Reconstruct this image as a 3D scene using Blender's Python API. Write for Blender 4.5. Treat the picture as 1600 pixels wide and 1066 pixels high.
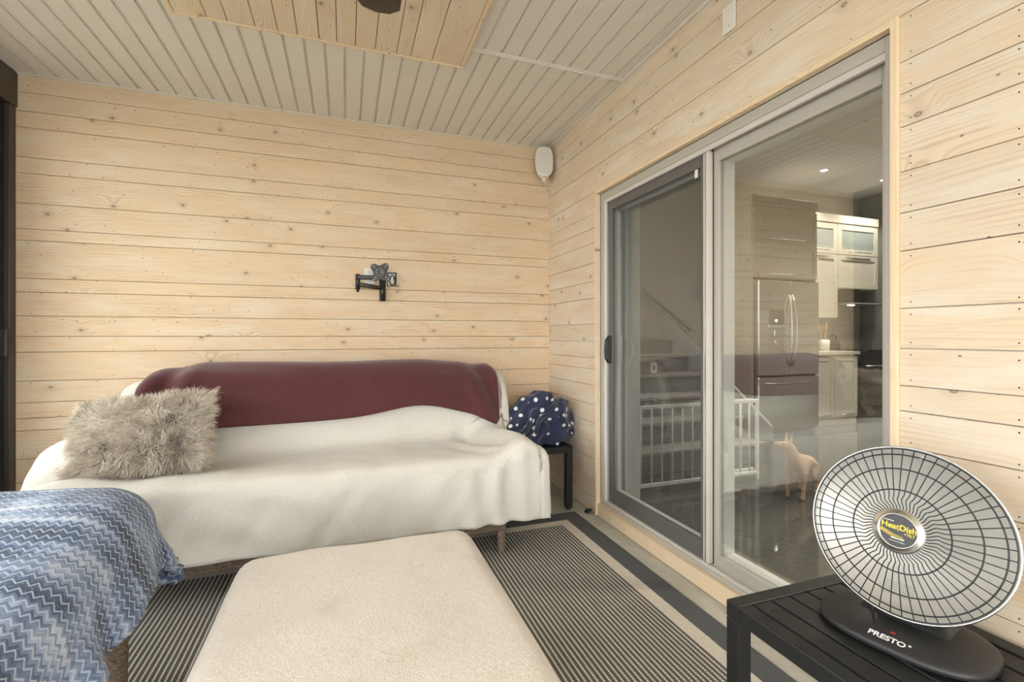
import bpy, bmesh, math, random
import numpy as np
from mathutils import Vector, Matrix, noise as mnoise

random.seed(7)
rng = np.random.default_rng(7)
for o in list(bpy.data.objects):
    bpy.data.objects.remove(o, do_unlink=True)
scene = bpy.context.scene
COL = scene.collection
PI = math.pi

# ------------------------------------------------------------------ camera
FPX = 739.0
cd = bpy.data.cameras.new('camera')
cd.sensor_fit = 'HORIZONTAL'; cd.sensor_width = 36.0
cd.lens = FPX / 1600 * 36.0
cd.shift_y = -8 / 1600
cd.clip_start = 0.02
cam = bpy.data.objects.new('camera', cd)
COL.objects.link(cam)
cam.location = (0, 0, 1.177)
cam.rotation_euler = (PI / 2, 0, -math.radians(19.4))
scene.camera = cam

# ------------------------------------------------------------------ world and exposure
w = bpy.data.worlds.new('overcast_sky'); scene.world = w
w.use_nodes = True
bgn = w.node_tree.nodes['Background']
bgn.inputs['Color'].default_value = (1.0, 0.985, 0.96, 1)
bgn.inputs['Strength'].default_value = 3.0
vs = scene.view_settings
vs.view_transform = 'Standard'; vs.look = 'None'; vs.gamma = 1.0
vs.use_curve_mapping = False
vs.exposure = 1.2

# room constants
XR = 1.57; YB = 3.53; XL = -1.79; ZC = 2.69; YF = -2.6     # right wall, back wall, left side, ceiling, rear
HF = 0.08                                                    # house floor level
XI = 1.83                                                    # inner face of the house wall

# ------------------------------------------------------------------ node helpers
class NT:
    def __init__(s, name):
        s.m = bpy.data.materials.new(name); s.m.use_nodes = True
        s.t = s.m.node_tree; s.t.nodes.clear()
        s.out = s.t.nodes.new('ShaderNodeOutputMaterial')
    def n(s, typ, **kw):
        nd = s.t.nodes.new(typ)
        for k, v in kw.items(): setattr(nd, k, v)
        return nd
    def put(s, sock, v):
        if isinstance(v, bpy.types.NodeSocket): s.t.links.new(v, sock)
        elif v is not None:
            if hasattr(sock.default_value, '__len__') and not hasattr(v, '__len__'):
                v = [v] * len(sock.default_value)
            if hasattr(sock.default_value, '__len__') and len(sock.default_value) == 4 and len(v) == 3: v = (*v, 1)
            sock.default_value = v
    def math(s, op, a, b=None, c=None, clamp=False):
        nd = s.n('ShaderNodeMath', operation=op); nd.use_clamp = clamp
        s.put(nd.inputs[0], a); s.put(nd.inputs[1], b); s.put(nd.inputs[2], c)
        return nd.outputs[0]
    def mix(s, f, a, b, blend='MIX'):
        nd = s.n('ShaderNodeMix', data_type='RGBA', blend_type=blend)
        s.put(nd.inputs[0], f); s.put(nd.inputs[6], a); s.put(nd.inputs[7], b)
        return nd.outputs[2]
    def ramp(s, v, stops, interp='LINEAR'):
        nd = s.n('ShaderNodeValToRGB'); cr = nd.color_ramp; cr.interpolation = interp
        while len(cr.elements) < len(stops): cr.elements.new(0.5)
        for e, (p, c) in zip(cr.elements, stops):
            e.position = p; e.color = (*c, 1) if hasattr(c, '__len__') else (c, c, c, 1)
        s.put(nd.inputs[0], v); return nd.outputs[0]
    def smooth(s, v, a, b):
        nd = s.n('ShaderNodeMapRange', interpolation_type='SMOOTHSTEP')
        s.put(nd.inputs['Value'], v); nd.inputs['From Min'].default_value = a; nd.inputs['From Max'].default_value = b
        return nd.outputs['Result']
    def coord(s, kind='Object'):
        return s.n('ShaderNodeTexCoord').outputs[kind]
    def mapping(s, v, scale=(1, 1, 1), loc=(0, 0, 0)):
        nd = s.n('ShaderNodeMapping'); s.put(nd.inputs['Vector'], v)
        nd.inputs['Scale'].default_value = scale; nd.inputs['Location'].default_value = loc
        return nd.outputs[0]
    def noise(s, v, scale, detail=3, rough=0.5, dist=0.0, out='Fac'):
        nd = s.n('ShaderNodeTexNoise'); s.put(nd.inputs['Vector'], v)
        nd.inputs['Scale'].default_value = scale; nd.inputs['Detail'].default_value = detail
        nd.inputs['Roughness'].default_value = rough; nd.inputs['Distortion'].default_value = dist
        return nd.outputs[out]
    def voronoi(s, v, scale, feature='F1', dims='3D', rand=1.0):
        nd = s.n('ShaderNodeTexVoronoi', feature=feature, voronoi_dimensions=dims)
        s.put(nd.inputs['Vector'], v); nd.inputs['Scale'].default_value = scale
        nd.inputs['Randomness'].default_value = rand
        return nd
    def sep(s, v):
        nd = s.n('ShaderNodeSeparateXYZ'); s.put(nd.inputs[0], v); return nd.outputs
    def comb(s, x, y, z=0.0):
        nd = s.n('ShaderNodeCombineXYZ'); s.put(nd.inputs[0], x); s.put(nd.inputs[1], y); s.put(nd.inputs[2], z)
        return nd.outputs[0]
    def bump(s, h, strength=0.3, dist=0.01):
        nd = s.n('ShaderNodeBump'); nd.inputs['Strength'].default_value = strength
        nd.inputs['Distance'].default_value = dist; s.put(nd.inputs['Height'], h)
        return nd.outputs[0]
    def pbr(s, color, rough=0.6, metal=0.0, normal=None, spec=0.5, sheen=0.0, emit=None, estr=0.0, coat=0.0):
        p = s.n('ShaderNodeBsdfPrincipled')
        s.put(p.inputs['Base Color'], color); s.put(p.inputs['Roughness'], rough)
        s.put(p.inputs['Metallic'], metal); s.put(p.inputs['Specular IOR Level'], spec)
        s.put(p.inputs['Sheen Weight'], sheen); s.put(p.inputs['Coat Weight'], coat)
        if normal is not None: s.put(p.inputs['Normal'], normal)
        if emit is not None:
            s.put(p.inputs['Emission Color'], emit); p.inputs['Emission Strength'].default_value = estr
        s.t.links.new(p.outputs[0], s.out.inputs[0]); return s.m

def simple(name, color, rough=0.6, metal=0.0, bump_scale=None, bump_str=0.15, var=0.0, spec=0.5, coat=0.0, sheen=0.0, bd=0.002):
    t = NT(name); c = color; nrm = None
    co = t.coord('Object')
    if var:
        f = t.noise(co, 6, 4)
        c = t.mix(f, tuple(x * (1 - var) for x in color), tuple(min(1, x * (1 + var)) for x in color))
    if bump_scale: nrm = t.bump(t.noise(co, bump_scale, 3), bump_str, bd)
    return t.pbr(c, rough, metal, nrm, spec, sheen, coat=coat)

def wood(name, light, dark, wash, wash_amt=0.5):
    t = NT(name)
    uv = t.n('ShaderNodeUVMap'); uv.uv_map = 'UVMap'; uv = uv.outputs[0]
    x, y, _ = t.sep(uv)
    vor = t.voronoi(t.comb(t.math('MULTIPLY', x, 3.3), t.math('MULTIPLY', y, 4.6)), 1.0, dims='2D')
    d = vor.outputs['Distance']
    keep = t.math('GREATER_THAN', t.sep(vor.outputs['Color'])[0], 0.52)
    far = t.math('SUBTRACT', 1.0, keep)
    d = t.math('ADD', d, far)
    bul = t.math('MULTIPLY', t.math('EXPONENT', t.math('MULTIPLY', t.math('MULTIPLY', d, d), -22.0)), 0.05)
    warp = t.noise(t.comb(t.math('MULTIPLY', x, 0.9), t.math('MULTIPLY', y, 5.0)), 1.0, 2)
    yy = t.math('ADD', y, t.math('ADD', t.math('MULTIPLY', warp, 0.10), bul))
    rings = t.math('SINE', t.math('MULTIPLY', yy, 430.0))
    rings = t.smooth(rings, 0.1, 1.0)
    mask = t.smooth(t.noise(t.comb(t.math('MULTIPLY', x, 1.3), t.math('MULTIPLY', y, 4.0)), 1.0, 3), 0.42, 0.65)
    streak = t.noise(t.comb(t.math('MULTIPLY', x, 5.0), t.math('MULTIPLY', yy, 170.0)), 1.0, 3, 0.6)
    c = t.mix(t.math('MULTIPLY', t.math('MULTIPLY', rings, mask), 0.75), light, dark)
    c = t.mix(t.math('MULTIPLY', t.smooth(streak, 0.45, 0.75), 0.65), c, dark)
    wn = t.noise(t.comb(t.math('MULTIPLY', x, 2.2), t.math('MULTIPLY', y, 9.0)), 1.0, 5, 0.62)
    c = t.mix(t.math('MULTIPLY', t.smooth(wn, 0.42, 0.7), wash_amt), c, wash)
    on = t.noise(t.comb(t.math('MULTIPLY_ADD', x, 1.6, 31.0), t.math('MULTIPLY', y, 8.0)), 1.0, 4, 0.6)
    c = t.mix(t.math('MULTIPLY', t.smooth(on, 0.5, 0.72), 0.45), c, tuple(k * m for k, m in zip(light, (1.02, 0.91, 0.76))))
    oi = t.n('ShaderNodeObjectInfo').outputs['Random']
    c = t.mix(t.math('MULTIPLY', oi, 0.42), c, t.mix(0.5, dark, wash))
    halo = t.smooth(d, 0.15, 0.04)
    c = t.mix(t.math('MULTIPLY', halo, 0.25), c, tuple(k * 0.75 for k in dark))
    kn = t.math('ABSOLUTE', t.math('SUBTRACT', d, 0.026))
    ring = t.smooth(kn, 0.015, 0.004)
    c = t.mix(t.math('MULTIPLY', ring, 0.75), c, (0.16, 0.125, 0.10))
    core = t.smooth(d, 0.026, 0.012)
    c = t.mix(t.math('MULTIPLY', core, 0.55), c, (0.30, 0.22, 0.16))
    spk = t.voronoi(t.comb(t.math('MULTIPLY', x, 9.0), t.math('MULTIPLY', y, 14.0)), 1.0, dims='2D')
    sm = t.math('MULTIPLY', t.smooth(spk.outputs['Distance'], 0.055, 0.025), t.math('GREATER_THAN', t.sep(spk.outputs['Color'])[1], 0.8))
    c = t.mix(t.math('MULTIPLY', sm, 0.8), c, (0.12, 0.09, 0.07))
    nrm = t.bump(t.math('ADD', streak, t.math('MULTIPLY', rings, 0.2)), 0.12, 0.002)
    return t.pbr(c, 0.62, 0.0, nrm, 0.35)

M = {}
M['wood_back'] = wood('whitewashed_pine', (0.76, 0.585, 0.395), (0.54, 0.375, 0.225), (0.79, 0.70, 0.565), 0.6)
M['wood_right'] = wood('whitewashed_pine_pale', (0.76, 0.62, 0.455), (0.53, 0.405, 0.285), (0.78, 0.72, 0.63), 0.8)  # same pine as the back wall, stronger daylight put into the paler tint
M['wood_panel'] = wood('ceiling_pine', (0.80, 0.66, 0.49), (0.55, 0.42, 0.29), (0.80, 0.72, 0.60), 0.6)
M['trim'] = wood('trim_pine', (0.82, 0.66, 0.46), (0.72, 0.53, 0.34), (0.84, 0.72, 0.54), 0.3)

def mat_soffit():
    t = NT('perforated_vinyl')
    co = t.coord('Object'); x, y, _ = t.sep(co)
    sx = t.math('SINE', t.math('MULTIPLY', x, 2 * PI / 0.011)); sy = t.math('SINE', t.math('MULTIPLY', y, 2 * PI / 0.016))
    p = t.math('MULTIPLY', sx, sy)
    nrmv = t.n('ShaderNodeNewGeometry').outputs['Normal']
    flat = t.math('GREATER_THAN', t.math('ABSOLUTE', t.sep(nrmv)[2]), 0.9)
    dots = t.math('MULTIPLY', t.smooth(p, 0.45, 0.8), flat)
    c = t.mix(t.math('MULTIPLY', dots, 0.45), (0.80, 0.76, 0.71), (0.25, 0.23, 0.21))
    return t.pbr(c, 0.45, 0, None, 0.4)
M['soffit'] = mat_soffit()
M['vinyl'] = simple('soffit_channel_vinyl', (0.72, 0.69, 0.645), 0.4)
M['black_metal'] = simple('black_aluminium', (0.018, 0.018, 0.018), 0.35, 0.0)
M['bronze'] = simple('dark_bronze_aluminium', (0.05, 0.043, 0.036), 0.4)
M['taupe'] = simple('taupe_vinyl', (0.47, 0.44, 0.40), 0.4, var=0.03)
M['taupe_light'] = simple('pale_taupe_vinyl', (0.62, 0.59, 0.545), 0.4)
M['taupe_dark'] = simple('dark_grey_screen_frame', (0.13, 0.125, 0.12), 0.45)
M['white_vinyl'] = simple('white_vinyl', (0.82, 0.84, 0.83), 0.35)
M['white_plastic'] = simple('white_plastic', (0.80, 0.78, 0.73), 0.4)
M['black_plastic'] = simple('black_plastic', (0.02, 0.02, 0.021), 0.42, bump_scale=300, bump_str=0.1)
M['gasket'] = simple('black_gasket', (0.012, 0.012, 0.012), 0.8)

def mat_glass(name, tint=(0.96, 0.98, 0.97), base=0.05, gain=2.2, dark=0.0):
    t = NT(name)
    lw_ = t.n('ShaderNodeLayerWeight'); lw_.inputs['Blend'].default_value = 0.5
    f = t.math('MULTIPLY_ADD', t.math('POWER', lw_.outputs['Facing'], 4.0), gain, base, clamp=True)
    tr = t.n('ShaderNodeBsdfTransparent'); tr.inputs[0].default_value = (*tint, 1)
    gl = t.n('ShaderNodeBsdfGlossy'); gl.inputs['Roughness'].default_value = 0.0
    gl.inputs['Color'].default_value = (0.95, 0.97, 0.95, 1)
    mx = t.n('ShaderNodeMixShader'); t.put(mx.inputs[0], f)
    t.t.links.new(tr.outputs[0], mx.inputs[1]); t.t.links.new(gl.outputs[0], mx.inputs[2])
    t.t.links.new(mx.outputs[0], t.out.inputs[0]); return t.m
M['glass'] = mat_glass('double_glazing', (0.95, 0.965, 0.955), 0.19, 0.8)
def mat_screen():
    t = NT('insect_screen_mesh')
    co = t.coord('Object'); _, y, z = t.sep(co)
    a = t.math('SINE', t.math('MULTIPLY', y, 2 * PI / 0.0045)); b = t.math('SINE', t.math('MULTIPLY', z, 2 * PI / 0.0045))
    wv = t.math('MAXIMUM', a, b)
    f = t.math('MULTIPLY_ADD', t.smooth(wv, 0.2, 0.9), 0.20, 0.13)
    tr = t.n('ShaderNodeBsdfTransparent'); df = t.n('ShaderNodeBsdfDiffuse'); df.inputs[0].default_value = (0.10, 0.10, 0.096, 1)
    mx = t.n('ShaderNodeMixShader'); t.put(mx.inputs[0], f)
    t.t.links.new(tr.outputs[0], mx.inputs[1]); t.t.links.new(df.outputs[0], mx.inputs[2])
    t.t.links.new(mx.outputs[0], t.out.inputs[0]); return t.m
M['screen'] = mat_screen()

def mat_concrete():
    t = NT('concrete'); co = t.coord('Object')
    a = t.noise(co, 3.5, 6, 0.65); b = t.noise(co, 40, 4, 0.7)
    c = t.ramp(a, [(0.3, (0.40, 0.38, 0.33)), (0.55, (0.55, 0.53, 0.47)), (0.75, (0.62, 0.60, 0.55))])
    c = t.mix(t.math('MULTIPLY', t.smooth(b, 0.6, 0.75), 0.3), c, (0.33, 0.29, 0.22))
    return t.pbr(c, 0.8, 0, t.bump(b, 0.2, 0.002), 0.3)
M['concrete'] = mat_concrete()

RX0, RX1, RY0, RY1 = -1.45, 1.44, -1.2, 2.83
def mat_rug():
    t = NT('woven_striped_rug'); co = t.coord('Object'); x, y, _ = t.sep(co)   # object at rug centre
    hx, hy = (RX1 - RX0) / 2, (RY1 - RY0) / 2
    ex = t.math('SUBTRACT', hx, t.math('ABSOLUTE', x)); ey = t.math('SUBTRACT', hy, t.math('ABSOLUTE', y))
    wob = t.math('MULTIPLY', t.math('SUBTRACT', t.noise(co, 60, 2), 0.5), 0.006)
    e = t.math('ADD', t.math('MINIMUM', ex, ey), wob)
    wig = t.math('MULTIPLY', t.math('SUBTRACT', t.noise(t.mapping(co, (60, 6, 1)), 1.0, 2), 0.5), 0.004)
    fr = t.math('FRACT', t.math('MULTIPLY', t.math('ADD', x, wig), 1 / 0.0200))
    st = t.math('LESS_THAN', t.math('ABSOLUTE', t.math('SUBTRACT', fr, 0.5)), 0.19)
    dash = t.math('SINE', t.math('MULTIPLY', y, 2 * PI / 0.012))
    st = t.math('MULTIPLY', st, t.math('MULTIPLY_ADD', t.smooth(dash, -0.8, 0.2), 0.45, 0.55))
    thin = t.math('LESS_THAN', t.math('ABSOLUTE', t.math('SUBTRACT', fr, 0.02)), 0.04)
    fine = t.noise(co, 260, 2)
    stripes = t.mix(st, t.mix(fine, (0.055, 0.052, 0.05), (0.13, 0.125, 0.12)), (0.66, 0.62, 0.55))
    stripes = t.mix(t.math('MULTIPLY', thin, 0.4), stripes, (0.3, 0.28, 0.25))
    rib = t.noise(t.mapping(co, (30, 200, 1)), 1.0, 2)
    beige = t.mix(rib, (0.50, 0.45, 0.38), (0.72, 0.66, 0.58))
    dark = t.mix(t.noise(t.mapping(co, (160, 160, 1)), 1.0, 2), (0.055, 0.058, 0.062), (0.15, 0.155, 0.16))
    c = t.mix(t.math('GREATER_THAN', e, 0.112), dark, beige)
    c = t.mix(t.math('GREATER_THAN', e, 0.178), c, stripes)
    return t.pbr(c, 0.9, 0, t.bump(t.math('ADD', fine, st), 0.4, 0.002), 0.2)
M['rug'] = mat_rug()

def mat_fleece(name, c0, c1, scale=220, sheen=0.3, stain=None, bstr=0.5):
    t = NT(name); co = t.coord('Object')
    a = t.noise(co, scale, 3, 0.7); b = t.noise(co, 4, 4, 0.6)
    c = t.mix(t.smooth(a, 0.3, 0.7), c0, c1)
    c = t.mix(t.math('MULTIPLY', t.smooth(b, 0.45, 0.75), 0.25), c, tuple(k * 0.86 for k in c0))
    if stain:
        s = t.noise(co, 5.5, 4, 0.6)
        c = t.mix(t.math('MULTIPLY', t.smooth(s, 0.54, 0.78), 0.55), c, stain)
    h = t.math('ADD', a, t.math('MULTIPLY', t.noise(co, scale * 0.25, 2), 1.2))
    return t.pbr(c, 0.95, 0, t.bump(h, bstr, 0.004), 0.15, sheen)
M['fleece_white'] = mat_fleece('ivory_fleece', (0.64, 0.615, 0.56), (0.76, 0.735, 0.68))
M['fleece_beige'] = mat_fleece('beige_fleece', (0.61, 0.55, 0.48), (0.75, 0.69, 0.62), 190, 0.3, (0.56, 0.47, 0.36))
M['fleece_maroon'] = mat_fleece('maroon_fleece', (0.075, 0.022, 0.026), (0.125, 0.042, 0.046), 260, 0.35)
def mat_chevron():
    t = NT('blue_chevron_fleece'); uv = t.n('ShaderNodeUVMap'); uv.uv_map = 'UVMap'
    co = uv.outputs[0]; x, y, _ = t.sep(co)
    wob = t.math('MULTIPLY', t.math('SUBTRACT', t.noise(co, 9, 3), 0.5), 0.02)
    x = t.math('ADD', x, wob)
    tri = t.math('PINGPONG', x, 0.0125)
    v = t.math('ADD', y, t.math('MULTIPLY', tri, 1.15))
    k = t.math('MULTIPLY', v, 1 / 0.026)
    fr = t.math('FRACT', k); cell = t.math('FLOOR', k)
    wn = t.n('ShaderNodeTexWhiteNoise', noise_dimensions='1D'); t.put(wn.inputs['W'], cell)
    patch = t.noise(co, 5.0, 4, 0.6)
    tone = t.math('ADD', t.math('MULTIPLY', wn.outputs['Value'], 0.3), t.math('MULTIPLY', t.math('SUBTRACT', patch, 0.28), 1.5))
    base = t.ramp(tone, [(0.15, (0.03, 0.05, 0.095)), (0.38, (0.09, 0.15, 0.28)), (0.58, (0.28, 0.38, 0.60)), (0.78, (0.64, 0.71, 0.82))])
    pile = t.noise(co, 160, 3, 0.8)
    line = t.smooth(t.math('ABSOLUTE', t.math('SUBTRACT', fr, 0.5)), 0.14, 0.05)
    dk = t.smooth(t.math('ABSOLUTE', t.math('SUBTRACT', fr, 0.86)), 0.12, 0.03)
    c = t.mix(t.math('MULTIPLY', dk, 0.55), base, (0.05, 0.075, 0.13))
    c = t.mix(t.math('MULTIPLY', line, 0.75), c, (0.62, 0.69, 0.82))
    c = t.mix(t.math('MULTIPLY', t.smooth(pile, 0.52, 0.75), 0.55), c, (0.62, 0.67, 0.73))
    return t.pbr(c, 0.95, 0, t.bump(pile, 0.4, 0.004), 0.15, 0.25)
M['chevron'] = mat_chevron()
def mat_polka():
    t = NT('navy_polka_dot_plush'); co = t.coord('Object')
    v = t.voronoi(co, 17.0, rand=0.7)
    dot = t.smooth(v.outputs['Distance'], 0.27, 0.24)
    a = t.noise(co, 200, 3)
    c = t.mix(a, (0.016, 0.02, 0.05), (0.045, 0.055, 0.11))
    c = t.mix(dot, c, (0.80, 0.82, 0.85))
    return t.pbr(c, 0.85, 0, t.bump(a, 0.4, 0.003), 0.2, 0.3)
M['polka'] = mat_polka()
def mat_fur():
    t = NT('taupe_faux_fur'); a = t.noise(t.coord('Object'), 55, 3, 0.7)
    return t.pbr(t.ramp(a, [(0.3, (0.42, 0.36, 0.29)), (0.5, (0.66, 0.59, 0.50)), (0.7, (0.80, 0.74, 0.65))]), 0.7, 0, None, 0.3, 0.2)
M['fur'] = mat_fur()
M['fur_base'] = simple('taupe_pillow_cloth', (0.36, 0.31, 0.25), 0.9)
def mat_wicker():
    t = NT('brown_wicker'); co = t.coord('Object')
    a = t.noise(t.mapping(co, (90, 90, 260)), 1.0, 3)
    c = t.ramp(a, [(0.3, (0.07, 0.05, 0.035)), (0.55, (0.22, 0.165, 0.12)), (0.75, (0.36, 0.29, 0.22))])
    return t.pbr(c, 0.6, 0, t.bump(a, 0.5, 0.003), 0.4)
M['wicker'] = mat_wicker()
def mat_black_wood():
    t = NT('black_painted_wood'); co = t.coord('Object')
    a = t.noise(t.mapping(co, (25, 25, 25)), 1.0, 5, 0.7); sc = t.noise(co, 90, 2, 0.8)
    c = t.mix(t.math('MULTIPLY', t.smooth(sc, 0.70, 0.78), 0.35), (0.014, 0.0145, 0.0155), (0.2, 0.2, 0.2))
    return t.pbr(c, t.math('MULTIPLY_ADD', a, 0.25, 0.33), 0, t.bump(a, 0.06, 0.002), 0.45)
M['black_wood'] = mat_black_wood()
M['steel'] = simple('polished_aluminium_dish', (0.76, 0.75, 0.72), 0.42, 0.7)
M['chrome'] = simple('satin_chrome', (0.75, 0.75, 0.74), 0.22, 1.0)
M['wire'] = simple('black_wire', (0.012, 0.012, 0.014), 0.4)
def mat_stainless():
    t = NT('brushed_stainless'); co = t.coord('Object')
    a = t.noise(t.mapping(co, (1.5, 1.5, 180)), 1.0, 3); wv = t.noise(t.mapping(co, (5.0, 5.0, 0.35)), 1.0, 2)
    return t.pbr((0.66, 0.64, 0.61), 0.2, 1.0, t.bump(t.math('ADD', t.math('MULTIPLY', a, 0.03), wv), 0.35, 0.03))
M['stainless'] = mat_stainless()
def mat_cab(name, c0, c1):
    t = NT(name); co = t.coord('Object')
    a = t.noise(t.mapping(co, (70, 70, 5)), 1.0, 4, 0.65)
    return t.pbr(t.mix(a, c0, c1), 0.5, 0, t.bump(a, 0.08, 0.002), 0.4)
M['cab_taupe'] = mat_cab('taupe_oak_laminate', (0.23, 0.20, 0.165), (0.36, 0.315, 0.265))
M['cab_cream'] = simple('cream_lacquer', (0.72, 0.68, 0.58), 0.4)
M['frosted'] = simple('frosted_glass', (0.36, 0.41, 0.39), 0.25, var=0.12)
M['counter'] = simple('pale_speckled_stone', (0.60, 0.57, 0.50), 0.25, var=0.2)
M['backsplash'] = simple('grey_glass_backsplash', (0.42, 0.41, 0.38), 0.15)
M['kitchen_wall'] = simple('warm_grey_paint', (0.50, 0.47, 0.42), 0.7)
M['kitchen_wall_dark'] = simple('grey_paint', (0.27, 0.27, 0.265), 0.7)
M['kitchen_ceiling'] = simple('white_ceiling_paint', (0.62, 0.62, 0.60), 0.8)
M['stair'] = simple('grey_stair_paint', (0.20, 0.195, 0.185), 0.5, var=0.08)
M['stair_tread'] = simple('grey_oak_tread', (0.30, 0.285, 0.265), 0.4, var=0.12)
def mat_tile():
    t = NT('dark_floor_tile'); co = t.coord('Object'); x, y, _ = t.sep(co)
    a = t.noise(t.mapping(co, (3, 60, 1)), 1.0, 3)
    return t.pbr(t.mix(a, (0.05, 0.048, 0.045), (0.10, 0.095, 0.09)), 0.06, 0, None, 0.6)
M['tile'] = mat_tile()
M['grout'] = simple('grey_grout', (0.16, 0.155, 0.15), 0.8)
M['gate'] = simple('white_enamel', (0.82, 0.82, 0.80), 0.35)
M['fan_blade'] = simple('dark_walnut_blade', (0.045, 0.03, 0.022), 0.45, var=0.3)
M['dog'] = simple('tan_short_coat', (0.62, 0.42, 0.29), 0.8, var=0.15, bump_scale=150)
M['dog_dark'] = simple('dark_nose', (0.03, 0.02, 0.02), 0.35)
M['grass'] = simple('dry_lawn', (0.27, 0.26, 0.20), 0.95, var=0.3)
M['yellow'] = simple('yellow_print', (0.85, 0.62, 0.05), 0.5)
M['print_white'] = simple('white_print', (0.85, 0.85, 0.85), 0.5)
M['print_red'] = simple('red_print', (0.5, 0.02, 0.02), 0.5)
M['label_black'] = simple('black_label', (0.012, 0.012, 0.014), 0.25)
M['label_grey'] = simple('grey_print', (0.42, 0.41, 0.38), 0.6)
def mat_emit(name, c, s):
    t = NT(name); e = t.n('ShaderNodeEmission'); e.inputs[0].default_value = (*c, 1); e.inputs[1].default_value = s
    t.t.links.new(e.outputs[0], t.out.inputs[0]); return t.m
M['lamp_lens'] = mat_emit('lit_lamp_lens', (1.0, 0.93, 0.82), 14.0)

# ------------------------------------------------------------------ mesh helpers
class MB:
    def __init__(s): s.v = []; s.f = []; s.uv = {}
    def add(s, verts, faces):
        b = len(s.v); s.v += [tuple(p) for p in verts]; s.f += [tuple(i + b for i in f) for f in faces]; return s
    def box(s, x0, x1, y0, y1, z0, z1, mat=None):
        P = [Vector((x, y, z)) for z in (z0, z1) for y in (y0, y1) for x in (x0, x1)]
        if mat is not None: P = [mat @ p for p in P]
        return s.add(P, [(0, 2, 3, 1), (4, 5, 7, 6), (0, 1, 5, 4), (2, 6, 7, 3), (0, 4, 6, 2), (1, 3, 7, 5)])
    def tube(s, path, r, n=8, closed=False, caps=True):
        path = [Vector(p) for p in path]; N = len(path); rings = []
        rr = r if hasattr(r, '__len__') else [r] * N
        up = None; V = []
        for i, p in enumerate(path):
            a = path[(i - 1) % N] if (closed or i > 0) else p
            c = path[(i + 1) % N] if (closed or i < N - 1) else p
            t = (c - a).normalized()
            if up is None:
                up = t.orthogonal().normalized()
            up = (up - t * up.dot(t)); up = up.normalized() if up.length > 1e-6 else t.orthogonal().normalized()
            sd = t.cross(up)
            for k in range(n):
                an = 2 * PI * k / n
                V.append(p + (up * math.cos(an) + sd * math.sin(an)) * rr[i])
        F = []
        for i in range(N if closed else N - 1):
            j = (i + 1) % N
            for k in range(n):
                F.append((i * n + k, i * n + (k + 1) % n, j * n + (k + 1) % n, j * n + k))
        if caps and not closed:
            F.append(tuple(range(n - 1, -1, -1))); F.append(tuple((N - 1) * n + k for k in range(n)))
        return s.add(V, F)
    def lathe(s, prof, n=48, mat=None, cap=False):
        V = []; F = []
        for (r, z) in prof:
            for k in range(n):
                a = 2 * PI * k / n; p = Vector((r * math.cos(a), r * math.sin(a), z))
                V.append(mat @ p if mat is not None else p)
        for i in range(len(prof) - 1):
            for k in range(n):
                F.append((i * n + k, i * n + (k + 1) % n, (i + 1) * n + (k + 1) % n, (i + 1) * n + k))
        if cap:
            F.append(tuple(range(n - 1, -1, -1))); F.append(tuple((len(prof) - 1) * n + k for k in range(n)))
        return s.add(V, F)
    def prism(s, pts, z0, z1, mat=None):
        n = len(pts)
        V = [Vector((x, y, z0)) for x, y in pts] + [Vector((x, y, z1)) for x, y in pts]
        if mat is not None: V = [mat @ p for p in V]
        return s.add(V, [tuple(range(n - 1, -1, -1)), tuple(range(n, 2 * n))] + [(i, (i + 1) % n, n + (i + 1) % n, n + i) for i in range(n)])
    def build(s, name, mat, parent=None, smooth=False, bevel=0, origin=None):
        me = bpy.data.meshes.new(name)
        V = s.v
        if origin is not None: V = [(a - origin[0], b - origin[1], c - origin[2]) for a, b, c in V]
        me.from_pydata(V, [], s.f); me.update()
        bm = bmesh.new(); bm.from_mesh(me); bmesh.ops.recalc_face_normals(bm, faces=bm.faces); bm.to_mesh(me); bm.free()
        return link(name, me, mat, parent, smooth, bevel, origin)

def link(name, me, mat, parent=None, smooth=False, bevel=0, origin=None):
    me.materials.clear(); me.materials.append(M[mat] if isinstance(mat, str) else mat)
    if smooth: me.polygons.foreach_set('use_smooth', [True] * len(me.polygons))
    o = bpy.data.objects.new(name, me); COL.objects.link(o)
    if origin is not None: o.location = origin
    if parent is not None:
        o.parent = parent
        if origin is not None: o.location = Vector(origin) - parent.location
        else: o.location = -parent.location
    if bevel:
        b = o.modifiers.new('bevel', 'BEVEL'); b.width = bevel; b.segments = 2; b.limit_method = 'ANGLE'; b.angle_limit = 0.6
    return o
def box(name, mat, x0, x1, y0, y1, z0, z1, parent=None, bevel=0):
    return MB().box(x0, x1, y0, y1, z0, z1).build(name, mat, parent, bevel=bevel)
def tag(o, label, cat, group=None):
    o['label'] = label; o['category'] = cat
    if group: o['group'] = group
    return o
def struct(o, label=None):
    o['kind'] = 'structure'
    if label: o['label'] = label
    return o
def empty(name, loc=(0, 0, 0)):
    o = bpy.data.objects.new(name, None); COL.objects.link(o); o.location = loc; o.empty_display_size = 0.05; return o
def thing(name, label, cat, loc=(0, 0, 0), group=None):
    return tag(empty(name, loc), label, cat, group)
def copy_tree(o, loc, parent=None):
    c = o.copy(); COL.objects.link(c); c.parent = parent
    if loc is not None: c.location = loc
    for ch in o.children: copy_tree(ch, None, c)
    return c

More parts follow.
